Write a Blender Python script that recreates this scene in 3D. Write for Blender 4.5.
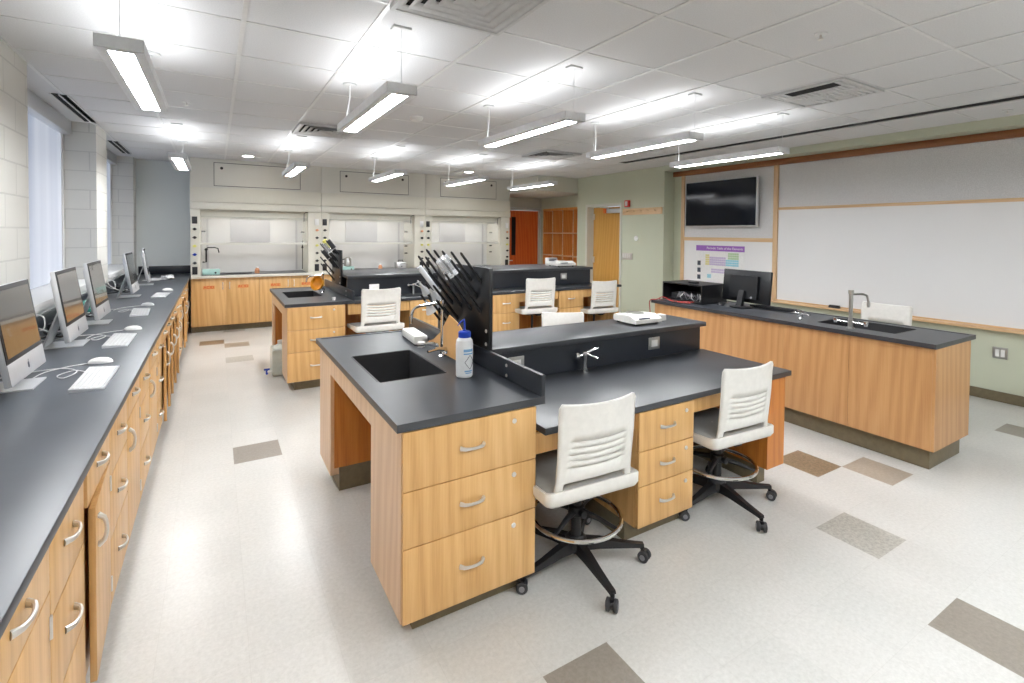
import bpy, bmesh, math, random
from mathutils import Vector, Matrix
random.seed(7)
PI = math.pi
R = math.radians
for o in list(bpy.data.objects): bpy.data.objects.remove(o)
SC = bpy.context.scene
COL = SC.collection

# ------------------------------------------------------------------ camera
YAW, PITCH, ROLL, FPX, CYP, CAMH = 0.538631, 0.0233684, 0.0085247, 496.52, 244.386, 1.62
fwd = Vector((math.sin(YAW)*math.cos(PITCH), math.cos(YAW)*math.cos(PITCH), -math.sin(PITCH)))
rt = Vector((math.cos(YAW), -math.sin(YAW), 0)); up = rt.cross(fwd)
c_, s_ = math.cos(ROLL), math.sin(ROLL)
rt, up = c_*rt + s_*up, -s_*rt + c_*up
cam = bpy.data.cameras.new('camera')
cam.sensor_width = 36; cam.sensor_fit = 'HORIZONTAL'
cam.lens = FPX/1024*36
cam.shift_y = -(341.5-CYP)/1024
cam.clip_start = 0.02
camo = bpy.data.objects.new('camera', cam); COL.objects.link(camo)
camo.matrix_world = Matrix(((rt.x, up.x, -fwd.x, 0), (rt.y, up.y, -fwd.y, 0), (rt.z, up.z, -fwd.z, CAMH), (0, 0, 0, 1)))
SC.camera = camo

# ------------------------------------------------------------------ world, exposure, light strengths
w = bpy.data.worlds.new('world'); SC.world = w; w.use_nodes = True
w.node_tree.nodes['Background'].inputs[0].default_value = (0.75, 0.85, 1.0, 1)
w.node_tree.nodes['Background'].inputs[1].default_value = 1.0
SC.view_settings.view_transform = 'Standard'
SC.view_settings.look = 'None'
SC.view_settings.gamma = 1
SC.view_settings.use_curve_mapping = False
SC.view_settings.exposure = 0.82
UPLIGHT, DOWNLIGHT, WINDOW_GLOW, ROUND_GLOW = 4.2, 44.0, .55, 8.0
SC.cycles.max_bounces = 10
SC.cycles.diffuse_bounces = 6
SC.cycles.glossy_bounces = 4
SC.cycles.sample_clamp_indirect = 6
SC.cycles.caustics_reflective = False
SC.cycles.caustics_refractive = False
SC.cycles.use_denoising = True

# ------------------------------------------------------------------ materials
def newmat(name):
    m = bpy.data.materials.new(name); m.use_nodes = True
    nt = m.node_tree; b = nt.nodes['Principled BSDF']
    return m, nt, b
def N(nt, typ, **kw):
    n = nt.nodes.new(typ)
    for k, v in kw.items(): setattr(n, k, v)
    return n
def ramp(nt, fac, stops):
    r = N(nt, 'ShaderNodeValToRGB'); e = r.color_ramp.elements
    e[0].position, e[0].color = stops[0][0], (*stops[0][1], 1)
    e[1].position, e[1].color = stops[-1][0], (*stops[-1][1], 1)
    for p, c in stops[1:-1]:
        x = e.new(p); x.color = (*c, 1)
    nt.links.new(fac, r.inputs[0]); return r.outputs[0]
def objmap(nt, scale):
    tc = N(nt, 'ShaderNodeTexCoord'); mp = N(nt, 'ShaderNodeMapping')
    mp.inputs['Scale'].default_value = scale
    nt.links.new(tc.outputs['Object'], mp.inputs[0]); return mp.outputs[0]
def noise(nt, vec, scale=5, detail=3, rough=.5, dist=0):
    n = N(nt, 'ShaderNodeTexNoise'); n.inputs['Scale'].default_value = scale
    n.inputs['Detail'].default_value = detail; n.inputs['Roughness'].default_value = rough
    n.inputs['Distortion'].default_value = dist
    nt.links.new(vec, n.inputs['Vector']); return n.outputs['Fac']
def plain(name, col, rough=.5, metal=0, spec=.5, var=.04, nscale=30, bump=0, bscale=200, coat=0):
    m, nt, b = newmat(name)
    v = objmap(nt, (1, 1, 1))
    f = noise(nt, v, nscale, 3)
    lo = tuple(max(0, c*(1-var)) for c in col); hi = tuple(min(1, c*(1+var)) for c in col)
    nt.links.new(ramp(nt, f, [(.3, lo), (.7, hi)]), b.inputs['Base Color'])
    b.inputs['Roughness'].default_value = rough; b.inputs['Metallic'].default_value = metal
    b.inputs['Specular IOR Level'].default_value = spec
    if coat: b.inputs['Coat Weight'].default_value = coat; b.inputs['Coat Roughness'].default_value = .15
    if bump:
        bp = N(nt, 'ShaderNodeBump'); bp.inputs['Strength'].default_value = bump; bp.inputs['Distance'].default_value = .002
        nt.links.new(noise(nt, v, bscale, 2), bp.inputs['Height']); nt.links.new(bp.outputs[0], b.inputs['Normal'])
    return m
def wood(name, dark, mid, light, axis='z', rough=.38, fine=1.0):
    m, nt, b = newmat(name)
    s = {'z': (7, 7, .55), 'x': (.55, 7, 7), 'y': (7, .55, 7)}[axis]
    f2 = {'z': (60, 60, 1.6), 'x': (1.6, 60, 60), 'y': (60, 1.6, 60)}[axis]
    v = objmap(nt, s)
    wv = N(nt, 'ShaderNodeTexWave', wave_type='BANDS', bands_direction='DIAGONAL')
    wv.inputs['Scale'].default_value = 1.1; wv.inputs['Distortion'].default_value = 9
    wv.inputs['Detail'].default_value = 2.5; wv.inputs['Detail Scale'].default_value = .8
    nt.links.new(v, wv.inputs['Vector'])
    fine_ = noise(nt, objmap(nt, f2), 2.2, 5, .65)
    big = noise(nt, objmap(nt, tuple(x*.5 for x in s)), 1.0, 2)
    mix = N(nt, 'ShaderNodeMath', operation='MULTIPLY_ADD'); nt.links.new(wv.outputs['Fac'], mix.inputs[0]); mix.inputs[1].default_value = .18
    m2 = N(nt, 'ShaderNodeMath', operation='MULTIPLY_ADD'); nt.links.new(fine_, m2.inputs[0]); m2.inputs[1].default_value = .55*fine
    m3 = N(nt, 'ShaderNodeMath', operation='MULTIPLY'); nt.links.new(big, m3.inputs[0]); m3.inputs[1].default_value = .34
    nt.links.new(m3.outputs[0], m2.inputs[2]); nt.links.new(m2.outputs[0], mix.inputs[2])
    nt.links.new(ramp(nt, mix.outputs[0], [(.25, dark), (.5, mid), (.75, light)]), b.inputs['Base Color'])
    b.inputs['Roughness'].default_value = rough
    b.inputs['Coat Weight'].default_value = .15; b.inputs['Coat Roughness'].default_value = .25
    return m
def emis(name, col, strength):
    m, nt, b = newmat(name)
    b.inputs['Base Color'].default_value = (.8, .8, .8, 1)
    b.inputs['Emission Color'].default_value = (*col, 1); b.inputs['Emission Strength'].default_value = strength
    return m
def glass(name, col=(1, 1, 1), alpha=.25, rough=.05):
    m, nt, b = newmat(name)
    b.inputs['Base Color'].default_value = (*col, 1); b.inputs['Roughness'].default_value = rough
    b.inputs['Alpha'].default_value = alpha; b.inputs['Specular IOR Level'].default_value = .8
    return m

M = {}
M['oak'] = wood('oak_veneer', (.48, .255, .085), (.63, .365, .135), (.72, .455, .195))
M['oak_lit'] = wood('oak_veneer_lit', (.52, .33, .19), (.65, .45, .285), (.74, .55, .37))  # paler copy of the oak, window light put into its colour
M['oak_demo'] = wood('oak_veneer_counter', (.41, .20, .078), (.52, .285, .12), (.59, .345, .16), fine=.8)
M['oak_shaded'] = wood('oak_shaded', (.38, .115, .02), (.54, .185, .03), (.62, .25, .05))  # same oak deepened, knee-space shade put into the colour
M['door_red'] = wood('stained_door', (.55, .085, .015), (.66, .125, .022), (.74, .18, .04))
M['door_oak'] = wood('oak_door', (.46, .22, .04), (.56, .29, .06), (.63, .35, .09))
M['oak_trim'] = wood('oak_trim', (.55, .34, .17), (.68, .46, .26), (.76, .55, .34), axis='y')
M['oak_trim_v'] = wood('oak_trim_upright', (.55, .34, .17), (.68, .46, .26), (.76, .55, .34))
M['crown'] = wood('dark_oak_crown', (.17, .055, .015), (.26, .09, .025), (.33, .13, .045), axis='y')
M['cubby'] = wood('cubby_wood', (.66, .24, .045), (.80, .34, .08), (.86, .43, .13))
M['epoxy'] = plain('black_epoxy', (.016, .020, .028), rough=.28, spec=.6, var=.12, nscale=6)
M['epoxy_grey'] = plain('epoxy_grey_sheen', (.050, .058, .072), rough=.36, spec=.6, var=.10, nscale=4)  # black epoxy greyed to stand in for its blue-grey reflections
M['epoxy_top'] = plain('epoxy_top_with_sheen', (.030, .034, .042), rough=.36, spec=.75, var=.12, nscale=5)  # base lightened to paint in the sheen on the black tops
M['sink'] = plain('sink_resin', (.030, .030, .032), rough=.5)
M['toe'] = plain('olive_vinyl_base', (.165, .135, .08), rough=.45, var=.1)
M['white_plastic'] = plain('warm_white_plastic', (.72, .71, .675), rough=.42, bump=.05)
M['seat_grey'] = plain('grey_seat_pad', (.42, .43, .42), rough=.7, bump=.2, bscale=300)
M['black'] = plain('black_plastic', (.012, .012, .014), rough=.4)
M['rack'] = plain('black_rack_plastic', (.008, .009, .011), rough=.32, spec=.5)
M['rubber'] = plain('dark_grey_rubber', (.035, .036, .04), rough=.6)
M['castergrey'] = plain('grey_tread', (.22, .22, .24), rough=.5)
M['chrome'] = plain('chrome', (.80, .80, .80), rough=.12, metal=1, var=.01)
M['nickel'] = plain('satin_nickel', (.74, .72, .69), rough=.3, metal=.75, var=.02)
M['alu'] = plain('brushed_aluminium', (.66, .67, .69), rough=.32, metal=.55, var=.02)
M['steel'] = plain('stainless_steel', (.5, .5, .49), rough=.28, metal=.9, var=.05)
M['fixture'] = plain('grey_painted_metal', (.74, .75, .77), rough=.5)
M['fixture_w'] = plain('pale_painted_metal', (.62, .63, .63), rough=.5)
M['green_wall'] = plain('sage_green_paint', (.54, .57, .45), rough=.75, var=.015, nscale=2)
M['grey_wall'] = plain('pale_blue_grey_paint', (.80, .83, .82), rough=.75, var=.015, nscale=2)
M['cream_wall'] = plain('warm_white_paint', (.62, .62, .55), rough=.75, var=.015, nscale=2)
M['hood_grey'] = plain('fume_hood_grey_metal', (.68, .67, .62), rough=.45, var=.02, nscale=3)
M['hood'] = plain('fume_hood_cream_metal', (.68, .66, .58), rough=.4, var=.015, nscale=3)
M['hood_in'] = plain('fume_hood_liner', (.66, .65, .64), rough=.5, var=.03, nscale=2)
M['baffle'] = plain('fume_hood_baffle', (.50, .49, .50), rough=.5, var=.05, nscale=2)
M['white'] = plain('white_enamel', (.80, .80, .79), rough=.35, var=.01)
M['key_white'] = plain('keycap_white', (.60, .60, .60), rough=.5)
M['board'] = plain('whiteboard_surface', (.82, .82, .83), rough=.25, var=.008, nscale=1.5)
M['tack'] = plain('grey_tackboard_fabric', (.68, .68, .69), rough=.9, var=.10, nscale=120, bump=.3, bscale=400)
M['screen'] = plain('glossy_black_screen', (.010, .010, .012), rough=.03, spec=1.0, coat=1)
M['tvscreen'] = plain('television_screen', (.002, .004, .010), rough=.1, spec=.25)
M['blue_plastic'] = plain('blue_plastic', (.01, .05, .42), rough=.35)
M['bottle'] = plain('translucent_white_polythene', (.74, .76, .78), rough=.4)
M['print_blue'] = plain('blue_print', (.18, .38, .62), rough=.5)
M['print_dark'] = plain('dark_print', (.05, .06, .09), rough=.5)
M['red'] = plain('red_print', (.60, .035, .012), rough=.5)
M['red_enamel'] = plain('red_enamel', (.62, .03, .02), rough=.4)
M['purple'] = plain('purple_print', (.32, .13, .50), rough=.5)
M['p_yellow'] = plain('yellow_print', (.72, .66, .28), rough=.5)
M['p_lilac'] = plain('lilac_print', (.55, .47, .66), rough=.5)
M['p_teal'] = plain('teal_print', (.30, .62, .72), rough=.5)
M['p_green'] = plain('green_print', (.46, .62, .38), rough=.5)
M['paper'] = plain('paper', (.80, .80, .80), rough=.6)
M['tan'] = plain('tan_colour', (.72, .40, .15), rough=.45, var=.08, nscale=8)
M['amber'] = plain('amber_colour', (.75, .33, .03), rough=.25, var=.15, nscale=12)
M['mint'] = plain('pale_mint_enamel', (.36, .58, .54), rough=.4)
M['teal'] = plain('teal_cloth', (.02, .24, .19), rough=.6)
M['yellow'] = plain('yellow_plastic', (.75, .70, .15), rough=.4)
M['cable_w'] = plain('white_cable', (.70, .70, .70), rough=.45)
M['cable_r'] = plain('red_cable', (.45, .04, .03), rough=.45)
M['orange_skin'] = plain('orange_plastic', (.70, .33, .18), rough=.5)
M['glassware'] = glass('clear_glassware', (.92, .95, .97), .22)
M['frost'] = glass('frosted_plastic', (.85, .87, .90), .6, .3)
M['sash'] = glass('hood_sash_glass', (.8, .82, .82), .16)
M['lamp_down'] = emis('lamp_diffuser', (.97, .985, 1), DOWNLIGHT)
M['lamp_up'] = emis('lamp_top', (.96, .985, 1), UPLIGHT)
M['hood_lamp'] = emis('hood_lamp_glow', (1, .99, .96), 7)
M['round'] = emis('downlight_glow', (1, .97, .9), ROUND_GLOW)
M['tan_jug'] = plain('milky_jug', (.62, .66, .60), rough=.35)
M['shadow_slot'] = plain('dark_slot', (.01, .01, .01), rough=.9)

def mat_shade():
    m, nt, b = newmat('glowing_roller_shade')
    v = objmap(nt, (1, 1.6, .04))
    f = noise(nt, v, 2.6, 2)
    c = ramp(nt, f, [(.3, (.42, .50, .66)), (.7, (.80, .86, .97))])  # uneven glow painted in for daylight and frame shadows on the shade
    nt.links.new(c, b.inputs['Emission Color']); b.inputs['Emission Strength'].default_value = WINDOW_GLOW*.62
    b.inputs['Base Color'].default_value = (.3, .3, .32, 1); b.inputs['Roughness'].default_value = .8
    return m
M['shade'] = mat_shade()

def mat_block():
    m, nt, b = newmat('painted_concrete_block')
    tc = N(nt, 'ShaderNodeTexCoord'); sp = N(nt, 'ShaderNodeSeparateXYZ'); cb = N(nt, 'ShaderNodeCombineXYZ')
    ad = N(nt, 'ShaderNodeMath', operation='ADD')
    nt.links.new(tc.outputs['Object'], sp.inputs[0])
    nt.links.new(sp.outputs[0], ad.inputs[0]); nt.links.new(sp.outputs[1], ad.inputs[1])
    nt.links.new(ad.outputs[0], cb.inputs[0]); nt.links.new(sp.outputs[2], cb.inputs[1])
    br = N(nt, 'ShaderNodeTexBrick'); nt.links.new(cb.outputs[0], br.inputs['Vector'])
    br.inputs['Scale'].default_value = 1; br.inputs['Brick Width'].default_value = .4064; br.inputs['Row Height'].default_value = .2032
    br.inputs['Mortar Size'].default_value = .006; br.inputs['Mortar Smooth'].default_value = .3
    br.inputs['Color1'].default_value = (.68, .67, .63, 1); br.inputs['Color2'].default_value = (.69, .68, .64, 1)
    br.inputs['Mortar'].default_value = (.58, .57, .54, 1)
    nt.links.new(br.outputs['Color'], b.inputs['Base Color']); b.inputs['Roughness'].default_value = .7
    bp = N(nt, 'ShaderNodeBump'); bp.invert = True; bp.inputs['Strength'].default_value = .5; bp.inputs['Distance'].default_value = .006
    nt.links.new(br.outputs['Fac'], bp.inputs['Height']); nt.links.new(bp.outputs[0], b.inputs['Normal'])
    return m
M['block'] = mat_block()

def mat_floor(name, c1, c2, seam=True, speck=.5):
    m, nt, b = newmat(name)
    tc = N(nt, 'ShaderNodeTexCoord'); sp = N(nt, 'ShaderNodeSeparateXYZ'); nt.links.new(tc.outputs['Object'], sp.inputs[0])
    f1 = noise(nt, tc.outputs['Object'], 55, 5, .75)
    f2 = noise(nt, tc.outputs['Object'], 3, 2, .5)
    a = N(nt, 'ShaderNodeMath', operation='MULTIPLY_ADD'); nt.links.new(f1, a.inputs[0]); a.inputs[1].default_value = 1-.2; 
    a2 = N(nt, 'ShaderNodeMath', operation='MULTIPLY'); nt.links.new(f2, a2.inputs[0]); a2.inputs[1].default_value = .2
    nt.links.new(a2.outputs[0], a.inputs[2])
    col = ramp(nt, a.outputs[0], [(.34, c1), (.62, c2)])
    # fine seams between the 305 mm tiles
    fac = None
    for k, off in ((0, 2.544), (1, .85)):
        s1 = N(nt, 'ShaderNodeMath', operation='SUBTRACT'); nt.links.new(sp.outputs[k], s1.inputs[0]); s1.inputs[1].default_value = off
        pp = N(nt, 'ShaderNodeMath', operation='PINGPONG'); nt.links.new(s1.outputs[0], pp.inputs[0]); pp.inputs[1].default_value = .1525
        lt = N(nt, 'ShaderNodeMath', operation='LESS_THAN'); nt.links.new(pp.outputs[0], lt.inputs[0]); lt.inputs[1].default_value = .0011
        if fac is None: fac = lt.outputs[0]
        else:
            mx = N(nt, 'ShaderNodeMath', operation='MAXIMUM'); nt.links.new(fac, mx.inputs[0]); nt.links.new(lt.outputs[0], mx.inputs[1]); fac = mx.outputs[0]
    mx = N(nt, 'ShaderNodeMixRGB'); ml = N(nt, 'ShaderNodeMath', operation='MULTIPLY'); nt.links.new(fac, ml.inputs[0]); ml.inputs[1].default_value = .13
    nt.links.new(ml.outputs[0], mx.inputs[0]); nt.links.new(col, mx.inputs[1]); mx.inputs[2].default_value = (.25, .23, .2, 1)
    nt.links.new(mx.outputs[0], b.inputs['Base Color'])
    b.inputs['Roughness'].default_value = .29; b.inputs['Specular IOR Level'].default_value = .5
    return m
M['floor'] = mat_floor('vinyl_tile_light', (.53, .53, .51), (.635, .635, .615))
M['floor2'] = mat_floor('vinyl_tile_light_b', (.52, .52, .50), (.625, .625, .605))
M['floor3'] = mat_floor('vinyl_tile_light_c', (.54, .538, .517), (.645, .643, .622))
M['fl_taupe'] = mat_floor('vinyl_tile_taupe', (.235, .21, .18), (.305, .275, .24))
M['fl_tan'] = mat_floor('vinyl_tile_tan', (.32, .27, .215), (.40, .345, .28))
M['fl_brown'] = mat_floor('vinyl_tile_brown', (.14, .10, .06), (.32, .24, .16))
M['fl_grey'] = mat_floor('vinyl_tile_grey', (.27, .27, .245), (.50, .49, .45))
M['ceil'] = plain('mineral_ceiling_tile', (.68, .68, .69), rough=.9, var=.05, nscale=140, bump=.35, bscale=260)
M['tbar'] = plain('ceiling_grid_metal', (.70, .70, .70), rough=.35, metal=.1)
M['louvre'] = plain('diffuser_metal', (.58, .58, .58), rough=.5)

# ------------------------------------------------------------------ mesh helpers
class MB:
    def __init__(s): s.bm = bmesh.new(); s.mats = []
    def mi(s, m):
        if m not in s.mats: s.mats.append(m)
        return s.mats.index(m)
    def _tag(s, faces, m):
        if m:
            i = s.mi(m)
            for f in faces: f.material_index = i
    def box(s, x0, x1, y0, y1, z0, z1, bev=0, m=None, rot=None):
        vs = [s.bm.verts.new((x, y, z)) for x in (x0, x1) for y in (y0, y1) for z in (z0, z1)]
        q = [(0, 1, 3, 2), (4, 6, 7, 5), (0, 4, 5, 1), (2, 3, 7, 6), (0, 2, 6, 4), (1, 5, 7, 3)]
        fs = [s.bm.faces.new([vs[i] for i in f]) for f in q]
        s._tag(fs, m)
        if bev:
            es = {e for f in fs for e in f.edges}
            r = bmesh.ops.bevel(s.bm, geom=list(es), offset=bev, segments=2, affect='EDGES', profile=.5)
            if m:
                i = s.mi(m)
                for f in r['faces']: f.material_index = i
            vs = list({v for f in r['faces'] for v in f.verts} | {v for v in vs if v.is_valid})
        if rot:
            c, ang, ax = rot
            bmesh.ops.rotate(s.bm, verts=vs, cent=c, matrix=Matrix.Rotation(ang, 3, ax))
        return s
    def tube(s, pts, r, n=8, m=None, caps=True, flat=1.0):
        pts = [Vector(p) for p in pts]; rs = r if isinstance(r, (list, tuple)) else [r]*len(pts)
        rings = []; prev = None
        for i, p in enumerate(pts):
            d = (pts[min(i+1, len(pts)-1)] - pts[max(i-1, 0)]).normalized()
            if prev is None:
                a = Vector((0, 0, 1)) if abs(d.z) < .9 else Vector((1, 0, 0))
                u = d.cross(a).normalized()
            else:
                u = (prev - d*prev.dot(d)).normalized()
            prev = u; v = d.cross(u)
            rings.append([s.bm.verts.new(p + rs[i]*(u*math.cos(2*PI*k/n) + v*flat*math.sin(2*PI*k/n))) for k in range(n)])
        fs = []
        for a, b in zip(rings, rings[1:]):
            for k in range(n): fs.append(s.bm.faces.new((a[k], a[(k+1) % n], b[(k+1) % n], b[k])))
        if caps:
            fs.append(s.bm.faces.new(rings[0][::-1])); fs.append(s.bm.faces.new(rings[-1]))
        s._tag(fs, m); return s
    def lathe(s, prof, c=(0, 0, 0), n=20, m=None, axis=None):
        c = Vector(c); q = Vector(axis).to_track_quat('Z', 'Y') if axis is not None else None
        rings = []
        for r, z in prof:
            ring = []
            for k in range(n):
                p = Vector((r*math.cos(2*PI*k/n), r*math.sin(2*PI*k/n), z))
                if q: p = q @ p
                ring.append(s.bm.verts.new(c+p))
            rings.append(ring)
        fs = []
        for a, b in zip(rings, rings[1:]):
            for k in range(n): fs.append(s.bm.faces.new((a[k], a[(k+1) % n], b[(k+1) % n], b[k])))
        if prof[0][0] > 1e-5: fs.append(s.bm.faces.new(rings[0][::-1]))
        if prof[-1][0] > 1e-5: fs.append(s.bm.faces.new(rings[-1]))
        s._tag(fs, m); return s
    def cyl(s, p0, p1, r, n=14, m=None): return s.tube([p0, p1], r, n, m)
    def torus(s, c, R_, r, n=32, k=8, m=None, a0=0, a1=2*PI):
        pts = [(c[0]+R_*math.cos(a0+(a1-a0)*i/n), c[1]+R_*math.sin(a0+(a1-a0)*i/n), c[2]) for i in range(n+1)]
        return s.tube(pts, r, k, m)
    def prism(s, poly, h0, h1, plane='xy', m=None, bev=0):
        def P(a, b, h): return {'xy': (a, b, h), 'yz': (h, a, b), 'xz': (a, h, b)}[plane]
        A = [s.bm.verts.new(P(a, b, h0)) for a, b in poly]; B = [s.bm.verts.new(P(a, b, h1)) for a, b in poly]
        n = len(poly); fs = [s.bm.faces.new(A[::-1]), s.bm.faces.new(B)]
        for i in range(n): fs.append(s.bm.faces.new((A[i], A[(i+1) % n], B[(i+1) % n], B[i])))
        s._tag(fs, m)
        if bev:
            es = [e for e in set(fs[0].edges) | set(fs[1].edges)]
            r = bmesh.ops.bevel(s.bm, geom=es, offset=bev, segments=2, affect='EDGES', profile=.5)
            if m:
                i = s.mi(m)
                for f in r['faces']: f.material_index = i
        return s
    def build(s, name, mat=None, parent=None, world=False, smooth=30):
        bmesh.ops.recalc_face_normals(s.bm, faces=s.bm.faces)
        if world and parent is not None:
            bmesh.ops.translate(s.bm, verts=s.bm.verts, vec=-ORG.get(parent.name, Vector((0, 0, 0))))
        me = bpy.data.meshes.new(name); s.bm.to_mesh(me); s.bm.free()
        if mat: s.mats = [mat] + [x for x in s.mats if x != mat] if not s.mats else s.mats
        for x in (s.mats or [mat]): me.materials.append(M[x])
        for p in me.polygons: p.use_smooth = True
        me.set_sharp_from_angle(angle=R(smooth))
        o = bpy.data.objects.new(name, me); COL.objects.link(o)
        if parent is not None:
            o.parent = parent
            ORG[o.name] = ORG.get(parent.name, Vector((0, 0, 0)))
        return o
ORG = {}
def thing(name, label, cat, loc=(0, 0, 0), rotz=0, group=None):
    o = bpy.data.objects.new(name, None); COL.objects.link(o); o.empty_display_size = .1
    o.location = loc; o.rotation_euler = (0, 0, rotz); o['label'] = label; o['category'] = cat
    if group: o['group'] = group
    ORG[o.name] = Vector(loc)
    return o
def tag(o, label, cat, group=None):
    o['label'] = label; o['category'] = cat
    if group: o['group'] = group
    return o
def struct(o): o['kind'] = 'structure'; return o
def dup(root, loc, rotz=None, label=None, group=None):
    r = root.copy(); COL.objects.link(r); r.location = loc
    if rotz is not None: r.rotation_euler = (0, 0, rotz)
    if label: r['label'] = label
    if group: r['group'] = group
    for ch in list(root.children):
        c = ch.copy(); COL.objects.link(c); c.parent = r
        for g in list(ch.children):
            d = g.copy(); COL.objects.link(d); d.parent = c
    return r
def rbox(x0, x1, y0, y1, z0, z1, bev=0, m=None, rot=None): return MB().box(x0, x1, y0, y1, z0, z1, bev, m, rot)
def text(body, size, mat, loc, rot, parent, name='lettering', ext=.0006, align='CENTER'):
    cu = bpy.data.curves.new(name, 'FONT'); cu.body = body; cu.size = size; cu.extrude = ext
    cu.align_x = align; cu.align_y = 'CENTER'; cu.materials.append(M[mat])
    tmp = bpy.data.objects.new(name, cu); COL.objects.link(tmp); bpy.context.view_layer.update()
    me = bpy.data.meshes.new_from_object(tmp.evaluated_get(bpy.context.evaluated_depsgraph_get()))
    bpy.data.objects.remove(tmp); me.name = name
    o = bpy.data.objects.new(name, me); COL.objects.link(o); o.parent = parent
    o.location = Vector(loc) - ORG.get(parent.name, Vector((0, 0, 0))); o.rotation_euler = rot
    return o

# ================================================================== ROOM
ZC = 2.743
GX, GY, TP = .135, 0.0, .61
# floor: one mesh of tiles
acc = {}
def T(x, y, m): acc[(math.floor((x-2.544)/.305), math.floor((y-.85)/.305))] = m
T(2.7, .7, 'fl_taupe'); T(2.7, .4, 'fl_taupe'); T(1.17, 1.3, 'fl_taupe'); T(1.17, 1.0, 'fl_taupe')
T(3.0, 1.3, 'fl_grey'); T(3.6, 1.92, 'fl_brown'); T(3.92, 1.6, 'fl_tan'); T(5.75, 1.3, 'fl_taupe')
T(.25, 4.1, 'fl_taupe'); T(-.1, 8.4, 'fl_brown'); T(.22, 8.05, 'fl_tan'); T(.22, 7.25, 'fl_grey'); T(.4, 9.1, 'fl_grey')
fb = MB()
i0, i1, j0, j1 = math.floor((-1.7-2.544)/.305), math.ceil((7.3-2.544)/.305), math.floor((-3.2-.85)/.305), math.ceil((10.2-.85)/.305)
gv = {}
for i in range(i0, i1+1):
    for j in range(j0, j1+1): gv[i, j] = fb.bm.verts.new((2.544+.305*i, .85+.305*j, 0))
for i in range(i0, i1):
    for j in range(j0, j1):
        f = fb.bm.faces.new((gv[i, j], gv[i+1, j], gv[i+1, j+1], gv[i, j+1]))
        f.material_index = fb.mi(acc.get((i, j), random.choice(['floor', 'floor', 'floor2', 'floor3'])))
fl = fb.build('floor'); struct(fl)
md = fl.modifiers.new('depth', 'SOLIDIFY'); md.thickness = .1; md.offset = -1

# ceiling
struct(MB().box(-1.7, 6.7, -3.2, 9.95, ZC, ZC+.12).build('ceiling', 'ceil'))
struct(MB().box(5.39, 7.2, 8.06, 9.95, 2.45, ZC-.002).build('ceiling_soffit', 'cream_wall'))
g = MB()
k = 0
xs = [GX+TP*k for k in range(-2, 11)]
for x in xs:
    if -1.1 < x < 6.2: g.box(x-.012, x+.012, -3.1, 9.12, ZC-.006, ZC)
for k in range(-5, 15):
    y = GY+TP*k
    if y < 9.1: g.box(-1.08, 6.33, y-.009, y+.009, ZC-.004, ZC)
struct(g.build('trim_1', 'tbar'))
# walls
struct(rbox(6.615, 6.75, -3.2, 5.77, 0, ZC).build('wall_right', 'green_wall'))
b = rbox(6.37, 6.75, 5.77, 6.76, 0, ZC)
b.box(6.37, 6.75, 6.76, 7.77, 2.19, ZC); b.box(6.37, 6.75, 7.77, 8.06, 0, ZC)
b.box(6.37, 6.395, 8.06, 9.145, 2.45, ZC)
struct(b.build('wall_right_projecting', 'green_wall'))
struct(rbox(6.34, 6.615, -3.1, 5.77, 2.655, ZC).build('wall_right_bulkhead', 'green_wall'))
struct(rbox(5.40, 6.37, 9.12, 9.145, 2.45, ZC).build('wall_far_fascia', 'cream_wall'))
b = rbox(6.72, 6.85, 9.8, 9.95, 0, 2.45); b.box(6.72, 6.85, 8.06, 9.8, 2.19, 2.45); b.box(6.72, 6.85, 8.06, 8.22, 0, 2.45)
b.box(7.1, 7.2, 8.06, 9.9, 0, 2.45); b.box(6.72, 7.2, 8.06, 9.8, 0, .1)
struct(b.build('wall_right_nook', 'green_wall'))
b = rbox(-1.7, 5.69, 9.9, 10.05, 0, ZC); b.box(6.66, 7.2, 9.9, 10.05, 0, ZC); b.box(5.69, 6.66, 9.9, 10.05, 2.15, ZC)
struct(b.build('wall_far', 'grey_wall'))
struct(rbox(5.4, 6.72, 9.885, 9.9, 2.21, 2.45).build('wall_far_nook', 'cream_wall'))
struct(rbox(-1.7, 6.75, -3.3, -3.15, 0, ZC).build('wall_near', 'cream_wall'))
# left wall: block piers with window recesses
piers = [(-3.15, 4.58), (6.83, 7.42), (9.6, 9.9)]
b = MB()
for y0, y1 in piers: b.box(-1.62, -1.085, y0, y1, 0, ZC)
struct(b.build('wall_left', 'block'))
b = MB()
b.box(-1.7, -1.62, -3.15, 10, 0, ZC)
for y0, y1 in ((4.58, 6.83), (7.42, 9.6)): b.box(-1.62, -1.085, y0, y1, 0, 1.03).box(-1.62, -1.37, y0, y0+.02, 1.09, ZC)
struct(b.build('wall_left_backing', 'grey_wall'))
for n, (y0, y1) in enumerate(((4.58, 6.83), (7.42, 9.6))):
    fr = MB()
    fr.box(-1.43, -1.35, y0, y0+.05, 1.1, ZC-.02); fr.box(-1.43, -1.35, y1-.05, y1, 1.1, ZC-.02)
    fr.box(-1.43, -1.39, (y0+y1)/2-.03, (y0+y1)/2+.03, 1.1, ZC-.02)
    W = struct(fr.build('window_%d' % (n+1), 'white'))
    rbox(-1.365, -1.357, y0+.06, y1-.06, 1.10, 2.66).build('roller_shade', 'shade', W)
    rbox(-1.61, -1.60, y0, y1, 1.08, ZC-.02).build('window_pane', 'sash', W)
    MB().box(-1.38, -1.28, y0+.01, y1-.01, 2.60, ZC-.004, .004).build('shade_valance', 'alu', W)
    rbox(-1.60, -1.07, y0-.0, y1, 1.032, 1.09, .006).build('window_sill', 'white', W)
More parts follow.
